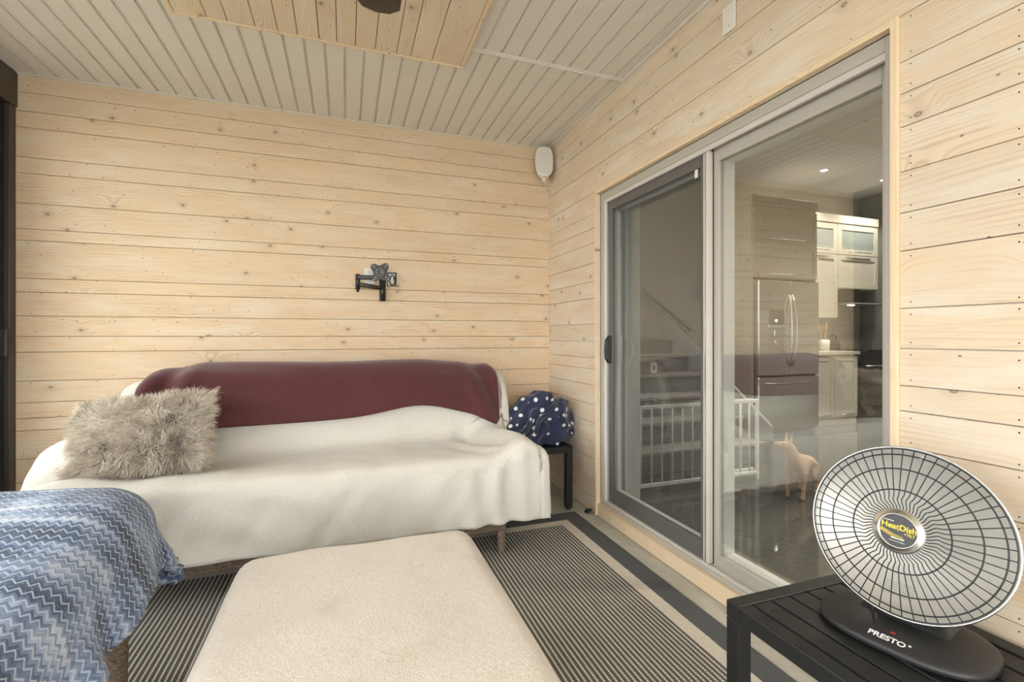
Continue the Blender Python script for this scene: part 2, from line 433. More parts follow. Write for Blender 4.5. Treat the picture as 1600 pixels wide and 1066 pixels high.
def plank(u0, u1, v0, v1, thick, to3d, mat, parent, gap=0.0012):
    """board in wall coordinates: u along, v across, w out of the wall; to3d maps (u,v,w) to the world"""
    a, b, c, d = u0 + gap * 0.3, u1 - gap * 0.3, v0 + gap, v1 - gap
    t = thick + random.uniform(-0.0012, 0.0012); e = 0.0016
    P = [(a, c, 0), (b, c, 0), (b, d, 0), (a, d, 0), (a, c, t - e), (b, c, t - e), (b, d, t - e), (a, d, t - e),
         (a, c + e, t), (b, c + e, t), (b, d - e, t), (a, d - e, t)]
    F = [(0, 3, 2, 1), (0, 1, 5, 4), (1, 2, 6, 5), (2, 3, 7, 6), (3, 0, 4, 7), (4, 5, 9, 8), (5, 6, 10, 9), (6, 7, 11, 10), (7, 4, 8, 11), (8, 9, 10, 11)]
    me = bpy.data.meshes.new('plank')
    V3 = [to3d(*p) for p in P]
    org = Vector(to3d((a + b) / 2, (c + d) / 2, 0))
    me.from_pydata([Vector(p) - org for p in V3], [], F); me.update()
    ru, rv = random.uniform(0, 60), random.uniform(0, 60)
    ul = me.uv_layers.new(name='UVMap')
    for lp in me.loops:
        p = P[lp.vertex_index]; ul.data[lp.index].uv = (p[0] + ru, p[1] + rv)
    bm = bmesh.new(); bm.from_mesh(me); bmesh.ops.recalc_face_normals(bm, faces=bm.faces); bm.to_mesh(me); bm.free()
    return link('plank', me, mat, parent, origin=org)

# ------------------------------------------------------------------ setting: porch shell
g = MB().box(-20, 20, -20, 20, -0.45, -0.40).build('ground_outside', 'grass'); struct(g, 'dry lawn outside the porch')
floor = box('floor', 'concrete', XL - 0.15, XR + 0.02, YF - 0.15, YB + 0.02, -0.12, 0.0); struct(floor, 'grey concrete porch floor')

wall_back = box('wall_back', 'gasket', XL - 0.12, XR + 0.2, YB, YB + 0.12, 0, ZC + 0.03); struct(wall_back, 'back wall of whitewashed pine planks')
back_px = [753.7, 717.6, 673.2, 653.9, 629.5, 595.8, 550.5, 525.9, 493.7, 456.4, 435, 375.7, 357.8, 317.5, 270.9, 245.9, 199.3, 174, 144.5]
zl = [0.004] + [0.10, 0.215] + [1.177 + (525 - y) / 739 * 2.737 for y in back_px] + [ZC]
BT = 0.018
for a, b in zip(zl[:-1], zl[1:]):
    plank(XL, XR, a, b, BT, lambda u, v, w_: (u, YB - w_, v), 'wood_back', wall_back)
nails = MB()
def nail(p, n, r=0.0022):
    n = Vector(n); t1 = n.orthogonal().normalized(); t2 = n.cross(t1); p = Vector(p)
    nails.add([p + (t1 * math.cos(k * PI / 3) + t2 * math.sin(k * PI / 3)) * r for k in range(6)], [(0, 1, 2, 3, 4, 5)])
for a, b in zip(zl[:-1], zl[1:]):
    for k in range(9):
        for z in (a + 0.018, b - 0.018):
            if b - a < 0.08 and z > (a + b) / 2: continue
            nail((XL + 0.06 + k * 0.406 + random.uniform(-0.012, 0.012), YB - BT - 0.0021, z + random.uniform(-0.006, 0.006)), (0, -1, 0))
nb = nails.build('nail_heads', 'gasket', wall_back); nb['kind'] = 'stuff'

# door opening
DY0, DY1, DZ0, DZ1 = 0.965, 2.73, HF, 2.105
TR = 0.022                                                    # casing strip thickness
wall_right = MB()
wall_right.box(XR + 0.0, XI, YF, DY0 - TR, 0, ZC + 0.03)
wall_right.box(XR + 0.0, XI, DY1 + TR, YB + 0.12, 0, 3.14)
wall_right.box(XR + 0.0, XI, DY0 - TR, DY1 + TR, DZ1 + TR, 3.14)
wall_right.box(XR + 0.0, XI, YF, DY0 - TR, ZC + 0.03, 3.14)
wall_right.box(XR + 0.0, XI, DY0 - TR, DY1 + TR, -0.05, 0.0)
wall_right = wall_right.build('wall_right', 'white_vinyl'); struct(wall_right, 'house wall of pale whitewashed pine planks around the patio door')
zr = [0.004, 0.11, 0.235, 0.36, 0.47, 0.60, 0.72, 0.848, 0.955, 1.03, 1.14, 1.258, 1.428, 1.54, 1.662, 1.795, 1.894, 1.988, DZ1 + TR, 2.296, 2.466, 2.585, ZC]
PT = 0.016
def rp(u, v, w_): return (XR - w_, u, v)
nails = MB()
for i, (a, b) in enumerate(zip(zr[:-1], zr[1:])):
    if b <= DZ1 + TR + 1e-6:
        segs = [(YF, DY0 - TR), (DY1 + TR, YB - BT)]
    else: segs = [(YF, 0.35), (0.35, YB - BT)] if i % 2 else [(YF, 0.9), (0.9, YB - BT)]
    if i == 18: segs = [(YF, YB - BT)]
    for s0, s1 in segs:
        plank(s0, s1, a, b, PT, rp, 'wood_right', wall_right)
        for z in (a + 0.018, b - 0.018):
            if b - a < 0.08 and z > (a + b) / 2: continue
            for y in np.arange(s0 + 0.03, s1, 0.406):
                nail((XR - PT - 0.0021, y, z + random.uniform(-0.005, 0.005)), (-1, 0, 0))
            nail((XR - PT - 0.0021, s1 - 0.03, z), (-1, 0, 0))
nb = nails.build('nail_heads', 'gasket', wall_right); nb['kind'] = 'stuff'
# casing strips round the opening and the board under the sill
def trim_board(name, u0, u1, v0, v1, thick, to3d, label):
    o = plank(u0, u1, v0, v1, thick, to3d, 'trim', None, 0.0002); o.name = name; struct(o, label); return o
trim_board('trim_1', DZ0 - 0.075, DZ1 + TR, DY1, DY1 + TR, 0.03, lambda u, v, w_: (XR + 0.004 - w_, v, u), 'pine casing strip on the corner side of the patio door')
trim_board('trim_2', DZ0 - 0.075, DZ1 + TR, DY0 - TR, DY0, 0.03, lambda u, v, w_: (XR + 0.004 - w_, v, u), 'pine casing strip on the heater side of the patio door')
trim_board('trim_3', DY0, DY1, DZ1, DZ1 + TR, 0.03, lambda u, v, w_: (XR + 0.004 - w_, u, v), 'pine casing strip over the patio door')
trim_board('trim_4', DY0, DY1, 0.004, HF, 0.03, lambda u, v, w_: (XR + 0.012 - w_, u, v), 'pine board under the patio door sill')

# ceiling
ceiling = box('ceiling', 'vinyl', XL - 0.15, XR + 0.2, YF - 0.15, YB + 0.12, ZC + 0.03, ZC + 0.10); struct(ceiling, 'grey perforated soffit ceiling with pine panel')
SEAM = 2.42; PITCH = 0.0991; PW = PITCH * 4
def soffit_mesh(wd, ln):
    n = max(1, round(wd / PITCH)); prof = []
    for k in range(n):
        x = k * PITCH; g_ = 0.0125
        prof += [(x, 0.013), (x + g_ * 0.55, 0.013), (x + g_, 0.0), (x + PITCH - g_ * 0.3, 0.0), (x + PITCH - g_ * 0.2, 0.013)]
    prof.append((wd, 0.013)); prof = [p for p in prof if p[0] <= wd + 1e-6]
    V = []; F = []
    for y in (0, ln):
        V += [(x, y, z) for x, z in prof] + [(x, y, z + 0.004) for x, z in prof]
    m = len(prof)
    for k in range(m - 1):
        F.append((k, k + 1, 2 * m + k + 1, 2 * m + k)); F.append((m + k, 3 * m + k, 3 * m + k + 1, m + k + 1))
    b = MB(); b.add(V, F); return b
xs = XL
first = {}
while xs < XR - 0.01:
    wd = min(PW, XR - 0.004 - xs)
    for (y0, y1) in ((SEAM + 0.006, YB - 0.002), (-0.1, SEAM - 0.006), (YF, -0.11)):
        key = (round(wd, 3), y0)
        if key in first:
            o = bpy.data.objects.new('soffit_panel', first[key]); COL.objects.link(o); o.parent = ceiling
        else:
            o = soffit_mesh(wd, y1 - y0).build('soffit_panel', 'soffit', ceiling); first[key] = o.data
        o.location = (xs, y0, ZC)
    xs += PW
MB().box(XL, XR - 0.003, SEAM - 0.014, SEAM + 0.014, ZC - 0.006, ZC + 0.006).box(XL, XR - 0.003, SEAM - 0.005, SEAM + 0.005, ZC - 0.012, ZC - 0.004).build('joint_channel', 'vinyl', ceiling, bevel=0.002)
MB().box(XL, XR - 0.003, YB - 0.03, YB - 0.017, ZC - 0.006, ZC + 0.012).build('edge_channel', 'vinyl', ceiling)
MB().box(XR - 0.030, XR - 0.0165, YF, YB - 0.03, ZC - 0.008, ZC + 0.012).build('edge_channel', 'vinyl', ceiling)
# pine panel on the ceiling
PX0, PX1, PY0, PY1, PZ = -0.76, 0.615, -0.2, 2.575, ZC - 0.022
wp = box('wood_panel', 'gasket', PX0 + 0.01, PX1 - 0.01, PY0 + 0.01, PY1 - 0.01, PZ + 0.003, ZC - 0.001, ceiling)
xb = PX0 + 0.018
widths = [0.135, 0.085, 0.12, 0.10, 0.09, 0.10, 0.085, 0.09, 0.10, 0.11, 0.075, 0.115, 0.16]
sc_ = (PX1 - PX0 - 0.036) / sum(widths)
for wd in widths:
    plank(PY0 + 0.018, PY1 - 0.018, xb, xb + wd * sc_, 0.010, lambda u, v, w_: (v, u, PZ + 0.006 - w_), 'wood_panel', wp, 0.0016)
    xb += wd * sc_
def pp(x0, x1, y0, y1):
    if x1 - x0 > y1 - y0: o = plank(x0, x1, y0, y1, 0.03, lambda u, v, w_: (u, v, PZ + 0.022 - w_), 'trim', wp, 0.0001)
    else: o = plank(y0, y1, x0, x1, 0.03, lambda u, v, w_: (v, u, PZ + 0.022 - w_), 'trim', wp, 0.0001)
    o.name = 'edge_strip'
pp(PX0, PX1, PY1 - 0.018, PY1); pp(PX0, PX1, PY0, PY0 + 0.018)
pp(PX0, PX0 + 0.018, PY0 + 0.018, PY1 - 0.018); pp(PX1 - 0.018, PX1, PY0 + 0.018, PY1 - 0.018)

# left side: black aluminium framed glazed screens
wl = empty('wall_left', (XL, 0, 0)); struct(wl, 'open side of the porch with black aluminium framed glazing')
box('beam', 'bronze', XL - 0.12, XL + 0.012, YF, YB - BT, 2.49, ZC, wl, 0.003)
box('bottom_rail', 'black_metal', XL - 0.10, XL, YF, YB - BT, 0.0, 0.06, wl, 0.003)
box('post', 'bronze', XL - 0.11, XL + 0.004, 3.455, YB - BT - 0.001, 0.06, 2.49, wl, 0.003)
for y in (1.90, 0.35, -1.15, YF):
    box('post', 'black_metal', XL - 0.11, XL, y, y + 0.07, 0.06, 2.49, wl, 0.003)
def sash(y0, y1, x):
    s = MB(); t_ = 0.045
    if y1 > 3.4: s.box(x - 0.012, x + 0.034, y1 - 0.26, y1 - t_, 0.06, 2.49)  # added wide stile, keeps the bright sky reflection out of the door glass
    s.box(x, x + 0.03, y0, y0 + t_, 0.06, 2.49).box(x, x + 0.03, y1 - t_, y1, 0.06, 2.49)
    s.box(x, x + 0.03, y0 + t_, y1 - t_, 0.06, 0.06 + t_).box(x, x + 0.03, y0 + t_, y1 - t_, 2.49 - t_, 2.49)
    f = s.build('sash', 'black_metal', wl)
    p = box('pane', 'glass', x + 0.012, x + 0.018, y0 + t_, y1 - t_, 0.06 + t_, 2.49 - t_, None); p.parent = f
    return f
sash(1.97, 3.455, XL - 0.05); sash(0.42, 1.90, XL - 0.05); sash(-1.08, 0.35, XL - 0.05)
box('latch', 'black_plastic', XL - 0.02, XL + 0.016, 3.405, 3.44, 1.06, 1.22, wl, 0.006)
wr_ = empty('wall_rear', (0, YF, 0)); struct(wr_, 'open rear side of the porch with black posts')
box('beam', 'bronze', XL, XR, YF - 0.12, YF, 2.49, ZC, wr_)
for x in (XL, -0.7, 0.45, XR - 0.08): box('post', 'black_metal', x, x + 0.08, YF - 0.1, YF, 0, 2.49, wr_)

# ------------------------------------------------------------------ patio door
door = empty('door_1', (XR, DY0, HF)); struct(door, 'sliding patio door with taupe vinyl frame and insect screen')
fr = MB(); fx0, fx1 = 1.578, 1.715; ft = 0.035
fr.box(fx0, fx1, DY0, DY0 + ft, HF, DZ1).box(fx0, fx1, DY1 - ft, DY1, HF, DZ1)
fr.box(fx0, fx1, DY0 + ft, DY1 - ft, DZ1 - 0.045, DZ1).box(fx0, fx1, DY0 + ft, DY1 - ft, HF, HF + 0.022)
fr.build('frame', 'taupe', door, bevel=0.002)
# stepped rails on head, sill and jamb
MB().box(1.585, 1.60, DY0 + ft, DY1 - ft, DZ1 - 0.068, DZ1 - 0.044).box(1.632, 1.645, DY0 + ft, DY1 - ft, DZ1 - 0.060, DZ1 - 0.044).build('head_track', 'taupe_light', door, bevel=0.001)
MB().box(1.585, 1.597, DY0 + ft, DY1 - ft, HF + 0.02, HF + 0.036).box(1.612, 1.620, DY0 + ft, DY1 - ft, HF + 0.02, HF + 0.034).box(1.652, 1.660, DY0 + ft, DY1 - ft, HF + 0.02, HF + 0.034).build('sill_track', 'taupe_light', door, bevel=0.001)
MB().box(1.585, 1.598, DY1 - ft - 0.014, DY1 - ft, HF + 0.036, DZ1 - 0.068).build('jamb_lip', 'white_plastic', door, bevel=0.001)
YM = 1.775
def panel(name, mat, x0, x1, y0, y1, z0, z1, st, rt, rb):
    p = MB()
    p.box(x0, x1, y0, y0 + st, z0, z1).box(x0, x1, y1 - st, y1, z0, z1)
    p.box(x0, x1, y0 + st, y1 - st, z1 - rt, z1).box(x0, x1, y0 + st, y1 - st, z0, z0 + rb)
    return p.build(name, mat, door, bevel=0.003)
# fixed glazed leaf (heater side)
fz0, fz1 = HF + 0.022, DZ1 - 0.045
fixed = panel('fixed_leaf', 'taupe', 1.622, 1.652, DY0 + ft, YM, fz0, fz1, 0.036, 0.075, 0.062)
gp = box('pane', 'glass', 1.634, 1.640, DY0 + ft + 0.036, YM - 0.036, fz0 + 0.062, fz1 - 0.075); gp.parent = fixed; gp.matrix_parent_inverse = Matrix.Translation(-fixed.matrix_basis.translation - door.location) if False else Matrix.Identity(4)
def adopt(child, parent):
    """parent without moving the child (all parents are unrotated here)"""
    off = Vector((0, 0, 0)); p = parent
    while p is not None: off += p.location; p = p.parent
    child.parent = parent; child.matrix_parent_inverse = Matrix.Identity(4); child.location = child.location - off
gp.parent = None; gp.location = (0, 0, 0); adopt(gp, fixed)
r_ = MB(); a0, a1, b0, b1 = DY0 + ft + 0.036, YM - 0.036, fz0 + 0.062, fz1 - 0.075
r_.box(1.653, 1.715, a0 - 0.03, a0, b0, b1).box(1.653, 1.715, a1, a1 + 0.03, b0, b1).box(1.653, 1.715, a0 - 0.03, a1 + 0.03, b0 - 0.03, b0).box(1.653, 1.715, a0 - 0.03, a1 + 0.03, b1, b1 + 0.03)
r_ = r_.build('inner_lining', 'white_vinyl', door)
gk = MB().box(1.617, 1.6215, YM - 0.006, YM + 0.012, fz0, fz1).build('weather_seal', 'gasket', door)
# sliding glazed leaf behind the screen
slide = panel('sliding_leaf', 'white_vinyl', 1.665, 1.695, YM - 0.03, DY1 - ft, fz0, fz1, 0.032, 0.075, 0.075)
g2 = box('pane', 'glass', 1.677, 1.683, YM + 0.002, DY1 - ft - 0.032, fz0 + 0.075, fz1 - 0.075); adopt(g2, slide)
MB().box(1.716, XI - 0.001, DY1 - 0.075, DY1 + 0.021, HF, DZ1).build('jamb_lining', 'white_vinyl', door)
# screen door
scr = panel('screen_leaf', 'taupe_dark', 1.602, 1.616, YM + 0.02, DY1 - ft - 0.028, HF + 0.036, DZ1 - 0.066, 0.040, 0.055, 0.085)
ms = box('screen_mesh', 'screen', 1.608, 1.610, YM + 0.06, DY1 - ft - 0.068, HF + 0.121, DZ1 - 0.121); adopt(ms, scr)
st_ = MB().box(1.594, 1.620, YM - 0.004, YM + 0.034, HF + 0.036, DZ1 - 0.066).build('meeting_stile', 'taupe_light', door, bevel=0.003)
MB().box(1.590, 1.5945, YM + 0.012, YM + 0.018, HF + 0.036, DZ1 - 0.066).build('stile_bead', 'chrome', door)
hy = DY1 - ft - 0.045
hd = MB().box(1.588, 1.603, hy - 0.012, hy + 0.02, 1.00, 1.18).build('handle_plate', 'black_plastic', door, bevel=0.005)
h2 = MB().tube([(1.590, hy - 0.004, 1.005), (1.566, hy - 0.004, 1.03), (1.562, hy - 0.004, 1.09), (1.566, hy - 0.004, 1.15), (1.590, hy - 0.004, 1.175)], 0.007, 8).build('pull', 'black_plastic', None, True); adopt(h2, hd)
h3 = MB().box(1.584, 1.590, hy + 0.024, hy + 0.036, 1.045, 1.115).build('latch', 'black_plastic', None, bevel=0.003); adopt(h3, hd)
cl = MB().box(1.596, 1.602, YM + 0.075, YM + 0.095, DZ1 - 0.165, DZ1 - 0.125).build('screen_clip', 'white_plastic', door, bevel=0.003)
ph = MB().tube([(1.664, DY1 - 0.05 - 0.03, 1.0 + 0.16 * k / 10) if False else (1.655 - 0.02 * math.sin(PI * k / 10), DY1 - 0.125 - 0.03 * math.sin(PI * k / 10), 0.99 + 0.19 * k / 10) for k in range(11)], 0.0035, 6).build('inner_pull', 'white_plastic', door, True)

# ------------------------------------------------------------------ kitchen beyond the door
KC = 3.14; KY = 4.75; KX = 6.95; KY0 = -0.6
fk = box('floor_kitchen', 'grout', XI - 0.115, KX, KY0, KY, HF - 0.1, HF - 0.003); struct(fk, 'dark tiled kitchen floor beyond the patio door')
TS = 0.6; ty = KY0
row = 0
tile_me = {}
while ty < KY - 0.01:
    tx = XI - 0.10 - (TS * 0.0)
    while tx < KX - 0.01:
        x1 = min(tx + TS, KX); y1 = min(ty + 0.3, KY)
        if ty > 0.2 and not (tx > 5.0 and ty > 4.3):
            kk = (round(x1 - tx, 3), round(y1 - ty, 3))
            if kk not in tile_me:
                o = MB().box(0.0012, x1 - tx - 0.0012, 0.0012, y1 - ty - 0.0012, -0.003, 0.0).build('floor_tile', 'tile', fk); tile_me[kk] = o.data
            else:
                o = bpy.data.objects.new('floor_tile', tile_me[kk]); COL.objects.link(o); o.parent = fk
            o.location = (tx, ty, HF)
        tx += TS
    ty += 0.3; row += 1
wk = box('wall_kitchen_back', 'kitchen_wall', XI, KX + 0.1, KY, KY + 0.1, 0, KC); struct(wk, 'warm grey kitchen wall behind the cabinets')
wk2 = box('wall_kitchen_far', 'kitchen_wall_dark', KX, KX + 0.1, KY0, KY, 0, KC); struct(wk2, 'dark grey far kitchen wall')
wk3 = box('wall_kitchen_front', 'kitchen_wall', XI, KX + 0.1, KY0 - 0.1, KY0, 0, KC); struct(wk3, 'warm grey kitchen wall')
ck = box('ceiling_kitchen', 'kitchen_ceiling', XI, KX + 0.1, KY0 - 0.1, KY + 0.1, KC, KC + 0.1); struct(ck, 'white kitchen ceiling with recessed lights')

def shaker(parent, x0, x1, z0, z1, y, mat, handle='h', rail=0.055, glass=False, name='door'):
    d = MB().box(x0, x0 + rail, y - 0.02, y, z0, z1).box(x1 - rail, x1, y - 0.02, y, z0, z1)
    d.box(x0 + rail, x1 - rail, y - 0.02, y, z1 - rail, z1).box(x0 + rail, x1 - rail, y - 0.02, y, z0, z0 + rail)
    if not glass: d.box(x0 + rail, x1 - rail, y - 0.010, y, z0 + rail, z1 - rail)
    o = d.build(name, mat, None); adopt(o, parent)
    if glass:
        p = box('pane', 'frosted', x0 + rail, x1 - rail, y - 0.012, y - 0.004, z0 + rail, z1 - rail); adopt(p, o)
    if handle == 'h':
        xm = (x0 + x1) / 2; L = min(0.26, (x1 - x0) * 0.28)
        hh = MB().tube([(xm - L, y - 0.05, z0 + 0.035), (xm + L, y - 0.05, z0 + 0.035)], 0.006, 8)
        hh.tube([(xm - L * 0.85, y - 0.05, z0 + 0.035), (xm - L * 0.85, y - 0.018, z0 + 0.035)], 0.005, 6).tube([(xm + L * 0.85, y - 0.05, z0 + 0.035), (xm + L * 0.85, y - 0.018, z0 + 0.035)], 0.005, 6)
        h = hh.build('handle', 'chrome', None, True); adopt(h, o)
    return o

FXa, FXb, FY = 4.22, 5.19, 4.04
tc = thing('tall_cabinet', 'tall taupe wood cabinet enclosing the stainless refrigerator', 'cabinet', (FXa, FY, HF))
o = MB().box(FXa, FXa + 0.03, FY, KY - 0.004, HF, 2.63).box(FXb - 0.02, FXb, FY, KY - 0.004, HF, 2.63).box(FXa + 0.03, FXb - 0.02, FY + 0.001, KY - 0.004, 1.825, 2.63).build('body', 'cab_taupe', None); adopt(o, tc)
o = MB().box(FXa - 0.012, FXb + 0.012, FY - 0.02, KY - 0.004, 2.63, 2.735).build('crown', 'cab_taupe', None, bevel=0.004); adopt(o, tc)
shaker(tc, FXa + 0.015, FXb - 0.004, 2.225, 2.60, FY, 'cab_taupe')
shaker(tc, FXa + 0.015, FXb - 0.004, 1.835, 2.215, FY, 'cab_taupe')

rf = thing('refrigerator', 'stainless steel french door refrigerator with ice dispenser', 'refrigerator', (4.72, 4.1, HF))
rx0, rx1, ry = FXa + 0.04, FXb - 0.03, 4.03
o = box('body', 'taupe_dark', rx0, rx1, ry, KY - 0.03, HF + 0.002, 1.80); adopt(o, rf)
rm = (rx0 + rx1) / 2 + 0.01
def fdoor(x0, x1, z0, z1, nm='door'):
    o = MB().box(x0, x1, ry - 0.055, ry - 0.001, z0, z1).build(nm, 'stainless', None, bevel=0.012); adopt(o, rf); return o
dl = fdoor(rx0, rm - 0.003, 0.735, 1.795); dr = fdoor(rm + 0.003, rx1, 0.735, 1.795); dd = fdoor(rx0, rx1, HF + 0.05, 0.722, 'freezer_drawer')
for dn, sx in ((dl, -1), (dr, 1)):
    h = MB().tube([(rm + sx * (0.02 + 0.035 * math.sin(PI * k / 12) * 0.5), ry - 0.055 - 0.055 * math.sin(PI * k / 12) ** 0.6, 0.84 + 0.80 * k / 12) for k in range(13)], 0.012, 8).build('handle', 'chrome', None, True); adopt(h, dn)
h = MB().tube([(rx0 + 0.1 + (rx1 - rx0 - 0.2) * k / 12, ry - 0.055 - 0.05 * math.sin(PI * k / 12) ** 0.5, 0.65) for k in range(13)], 0.012, 8).build('handle', 'chrome', None, True); adopt(h, dd)
ds = MB().box(4.40, 4.62, ry - 0.060, ry - 0.054, 1.30, 1.46).build('dispenser_display', 'label_black', None); adopt(ds, dl)
ds = MB().box(4.40, 4.62, ry - 0.062, ry - 0.054, 1.27, 1.30).build('dispenser_ledge', 'chrome', None); adopt(ds, dl)
ds = MB().box(4.40, 4.62, ry - 0.058, ry - 0.054, 1.02, 1.27).build('dispenser_recess', 'taupe_dark', None); adopt(ds, dl)
ds = MB().tube([(4.47, ry - 0.062, 1.24), (4.475, ry - 0.064, 1.13)], 0.012, 6).tube([(4.475, ry - 0.062, 1.13), (4.53, ry - 0.062, 1.03)], 0.008, 6).build('dispenser_lever', 'chrome', None, True); adopt(ds, dl)
ds = MB().box(4.492, 4.512, ry - 0.064, ry - 0.060, 1.335, 1.355).build('display_light', 'lamp_lens', None); adopt(ds, dl)

CY = 4.40
for i, (x0, x1, zb) in enumerate(((5.21, 6.02, 1.41), (6.022, 6.78, 1.80))):
    c = thing('wall_cabinet', ['cream wall cabinet with frosted glass top door, beside the refrigerator', 'cream wall cabinet with frosted glass top door, above the range hood'][i], 'cabinet', ((x0 + x1) / 2, CY, zb))
    o = box('body', 'cab_cream', x0, x1, CY, KY - 0.004, zb, 2.64); adopt(o, c)
    o = MB().box(x0, x1, CY - 0.03, KY - 0.004, 2.64, 2.745).build('crown', 'cab_cream', None, bevel=0.004); adopt(o, c)
    shaker(c, x0 + 0.004, x1 - 0.004, 2.24, 2.63, CY, 'cab_cream', 'h', 0.07, True)
    if i == 0:
        shaker(c, x0 + 0.004, (x0 + x1) / 2 - 0.002, zb + 0.004, 2.23, CY, 'cab_cream', None, 0.06)
        shaker(c, (x0 + x1) / 2 + 0.002, x1 - 0.004, zb + 0.004, 2.23, CY, 'cab_cream', None, 0.06)
    else: shaker(c, x0 + 0.004, x1 - 0.004, zb + 0.004, 2.23, CY, 'cab_cream', None, 0.06)
hood = thing('range_hood', 'black and glass range hood under the cream cabinet', 'range hood', (6.4, 4.5, 1.6))
o = MB().box(6.06, 6.76, 4.22, KY - 0.002, 1.585, 1.60).build('canopy', 'frosted', None, bevel=0.004); adopt(o, hood)
o = MB().box(6.25, 6.55, 4.45, KY - 0.002, 1.60, 1.799).build('chimney', 'black_metal', None, bevel=0.004); adopt(o, hood)
o = MB().box(6.28, 6.36, 4.40, 4.44, 1.579, 1.585).build('hood_light', 'lamp_lens', None); adopt(o, hood)
bs = box('backsplash', 'backsplash', 5.20, KX - 0.002, KY - 0.012, KY - 0.001, 0.99, 1.585); struct(bs, 'grey glass backsplash above the worktop')
bc = thing('base_cabinet', 'cream base cabinet beside the refrigerator', 'cabinet', (5.6, 4.15, HF))
o = box('body', 'cab_cream', 5.21, 6.02, 4.15, KY - 0.02, HF + 0.002, 0.945); adopt(o, bc)
shaker(bc, 5.215, 5.615, HF + 0.1, 0.93, 4.15, 'cab_cream', 'h', 0.06); shaker(bc, 5.62, 6.016, HF + 0.1, 0.93, 4.15, 'cab_cream', 'h', 0.06)
tag(MB().box(5.205, 6.03, 4.10, KY - 0.014, 0.946, 0.985).build('worktop', 'counter', None, bevel=0.004), 'pale speckled stone worktop beside the refrigerator', 'worktop')
rg = thing('cooking_range', 'black cooking range under the range hood', 'stove', (6.4, 4.15, HF))
o = box('body', 'black_metal', 6.035, 6.785, 4.14, KY - 0.014, HF + 0.002, 0.975); adopt(o, rg)
o = box('oven_door', 'label_black', 6.06, 6.76, 4.115, 4.139, 0.30, 0.85); adopt(o, rg)
o = MB().tube([(6.1, 4.08, 0.80), (6.72, 4.08, 0.80)], 0.01, 8).tube([(6.14, 4.08, 0.80), (6.14, 4.116, 0.80)], 0.007, 6).tube([(6.68, 4.08, 0.80), (6.68, 4.116, 0.80)], 0.007, 6).build('handle', 'chrome', None, True); adopt(o, rg)
for k, (bx_, by_) in enumerate(((6.2, 4.28), (6.6, 4.28), (6.2, 4.58), (6.6, 4.58))):
    o = MB().lathe([(0.001, 0.976), (0.085, 0.976), (0.09, 0.985), (0.06, 0.995), (0.001, 0.995)], 16, Matrix.Translation((bx_, by_, 0))).build('burner', 'gasket', None); adopt(o, rg)
uc = thing('utensil_crock', 'white utensil crock holding pale wooden spoons on the worktop', 'utensil holder', (5.86, 4.45, 0.985))
o = MB().lathe([(0.001, 0.986), (0.06, 0.986), (0.068, 1.05), (0.066, 1.13), (0.058, 1.13), (0.055, 1.0), (0.001, 1.0)], 20, Matrix.Translation((5.86, 4.45, 0))).build('crock', 'white_plastic', None, True); adopt(o, uc)
for k, (dx, dy) in enumerate(((-0.05, 0.01), (0.0, -0.02), (0.06, 0.02), (0.03, 0.03))):
    o = MB().tube([(5.86 + dx * 0.3, 4.45 + dy, 1.01), (5.86 + dx, 4.45 + dy * 1.4, 1.24), (5.86 + dx * 1.3, 4.45 + dy * 1.6, 1.29), (5.86 + dx * 1.5, 4.45 + dy * 1.8, 1.36)], [0.006, 0.007, 0.02, 0.012], 8).build('spoon', 'trim', None, True); adopt(o, uc)
kt = thing('kettle', 'small dark kettle on the cooking range', 'kettle', (6.2, 4.58, 0.997))
o = MB().lathe([(0.001, 0.997), (0.085, 0.997), (0.09, 1.03), (0.075, 1.09), (0.04, 1.125), (0.012, 1.13), (0.012, 1.15), (0.001, 1.152)], 20, Matrix.Translation((6.2, 4.58, 0))).build('body', 'black_metal', None, True); adopt(o, kt)
o = MB().tube([(6.2 + 0.075 * math.cos(PI * k / 8), 4.58, 1.09 + 0.1 * math.sin(PI * k / 8)) for k in range(9)], 0.007, 8).build('handle', 'black_plastic', None, True); adopt(o, kt)
o = MB().tube([(6.12, 4.58, 1.04), (6.07, 4.58, 1.09)], [0.02, 0.011], 8).build('spout', 'black_metal', None, True); adopt(o, kt)

# recessed ceiling lights: two in view, the rest added unseen to light the kitchen
for i, (x, y) in enumerate(((5.34, 4.05), (6.38, 4.05), (3.1, 3.6), (4.2, 2.6), (5.6, 2.6), (3.2, 1.2), (5.0, 1.0))):
    lab = ['small lit recessed light above the refrigerator', 'small lit recessed light above the range hood', 'small recessed light over the staircase'] [i] if i < 3 else ['small recessed light over the middle of the kitchen floor', 'small recessed light before the far kitchen wall', 'small recessed light over the floor inside the patio door', 'small recessed light at the front kitchen wall'][i - 3]
    pl = thing('recessed_light', lab, 'ceiling light', (x, y, KC), 'recessed kitchen lights')
    T = Matrix.Translation((x, y, KC))
    o = MB().lathe([(0.038, -0.001), (0.055, -0.001), (0.057, -0.006), (0.04, -0.008), (0.036, -0.001)], 24, T).build('trim_ring', 'white_vinyl', None, True); adopt(o, pl)
    o = MB().lathe([(0.001, -0.004), (0.036, -0.004), (0.036, -0.002), (0.001, -0.002)], 20, T).build('lens', 'lamp_lens', None); adopt(o, pl)
    ld = bpy.data.lights.new('recessed_lamp', 'SPOT'); ld.energy = (50, 50, 9, 60, 60, 90, 90)[i]; ld.color = (1.0, 0.90, 0.77); ld.spot_size = math.radians(130); ld.spot_blend = 0.6; ld.shadow_soft_size = 0.04
    lo = bpy.data.objects.new('recessed_lamp', ld); COL.objects.link(lo); lo.parent = pl; lo.location = (0, 0, -0.015)

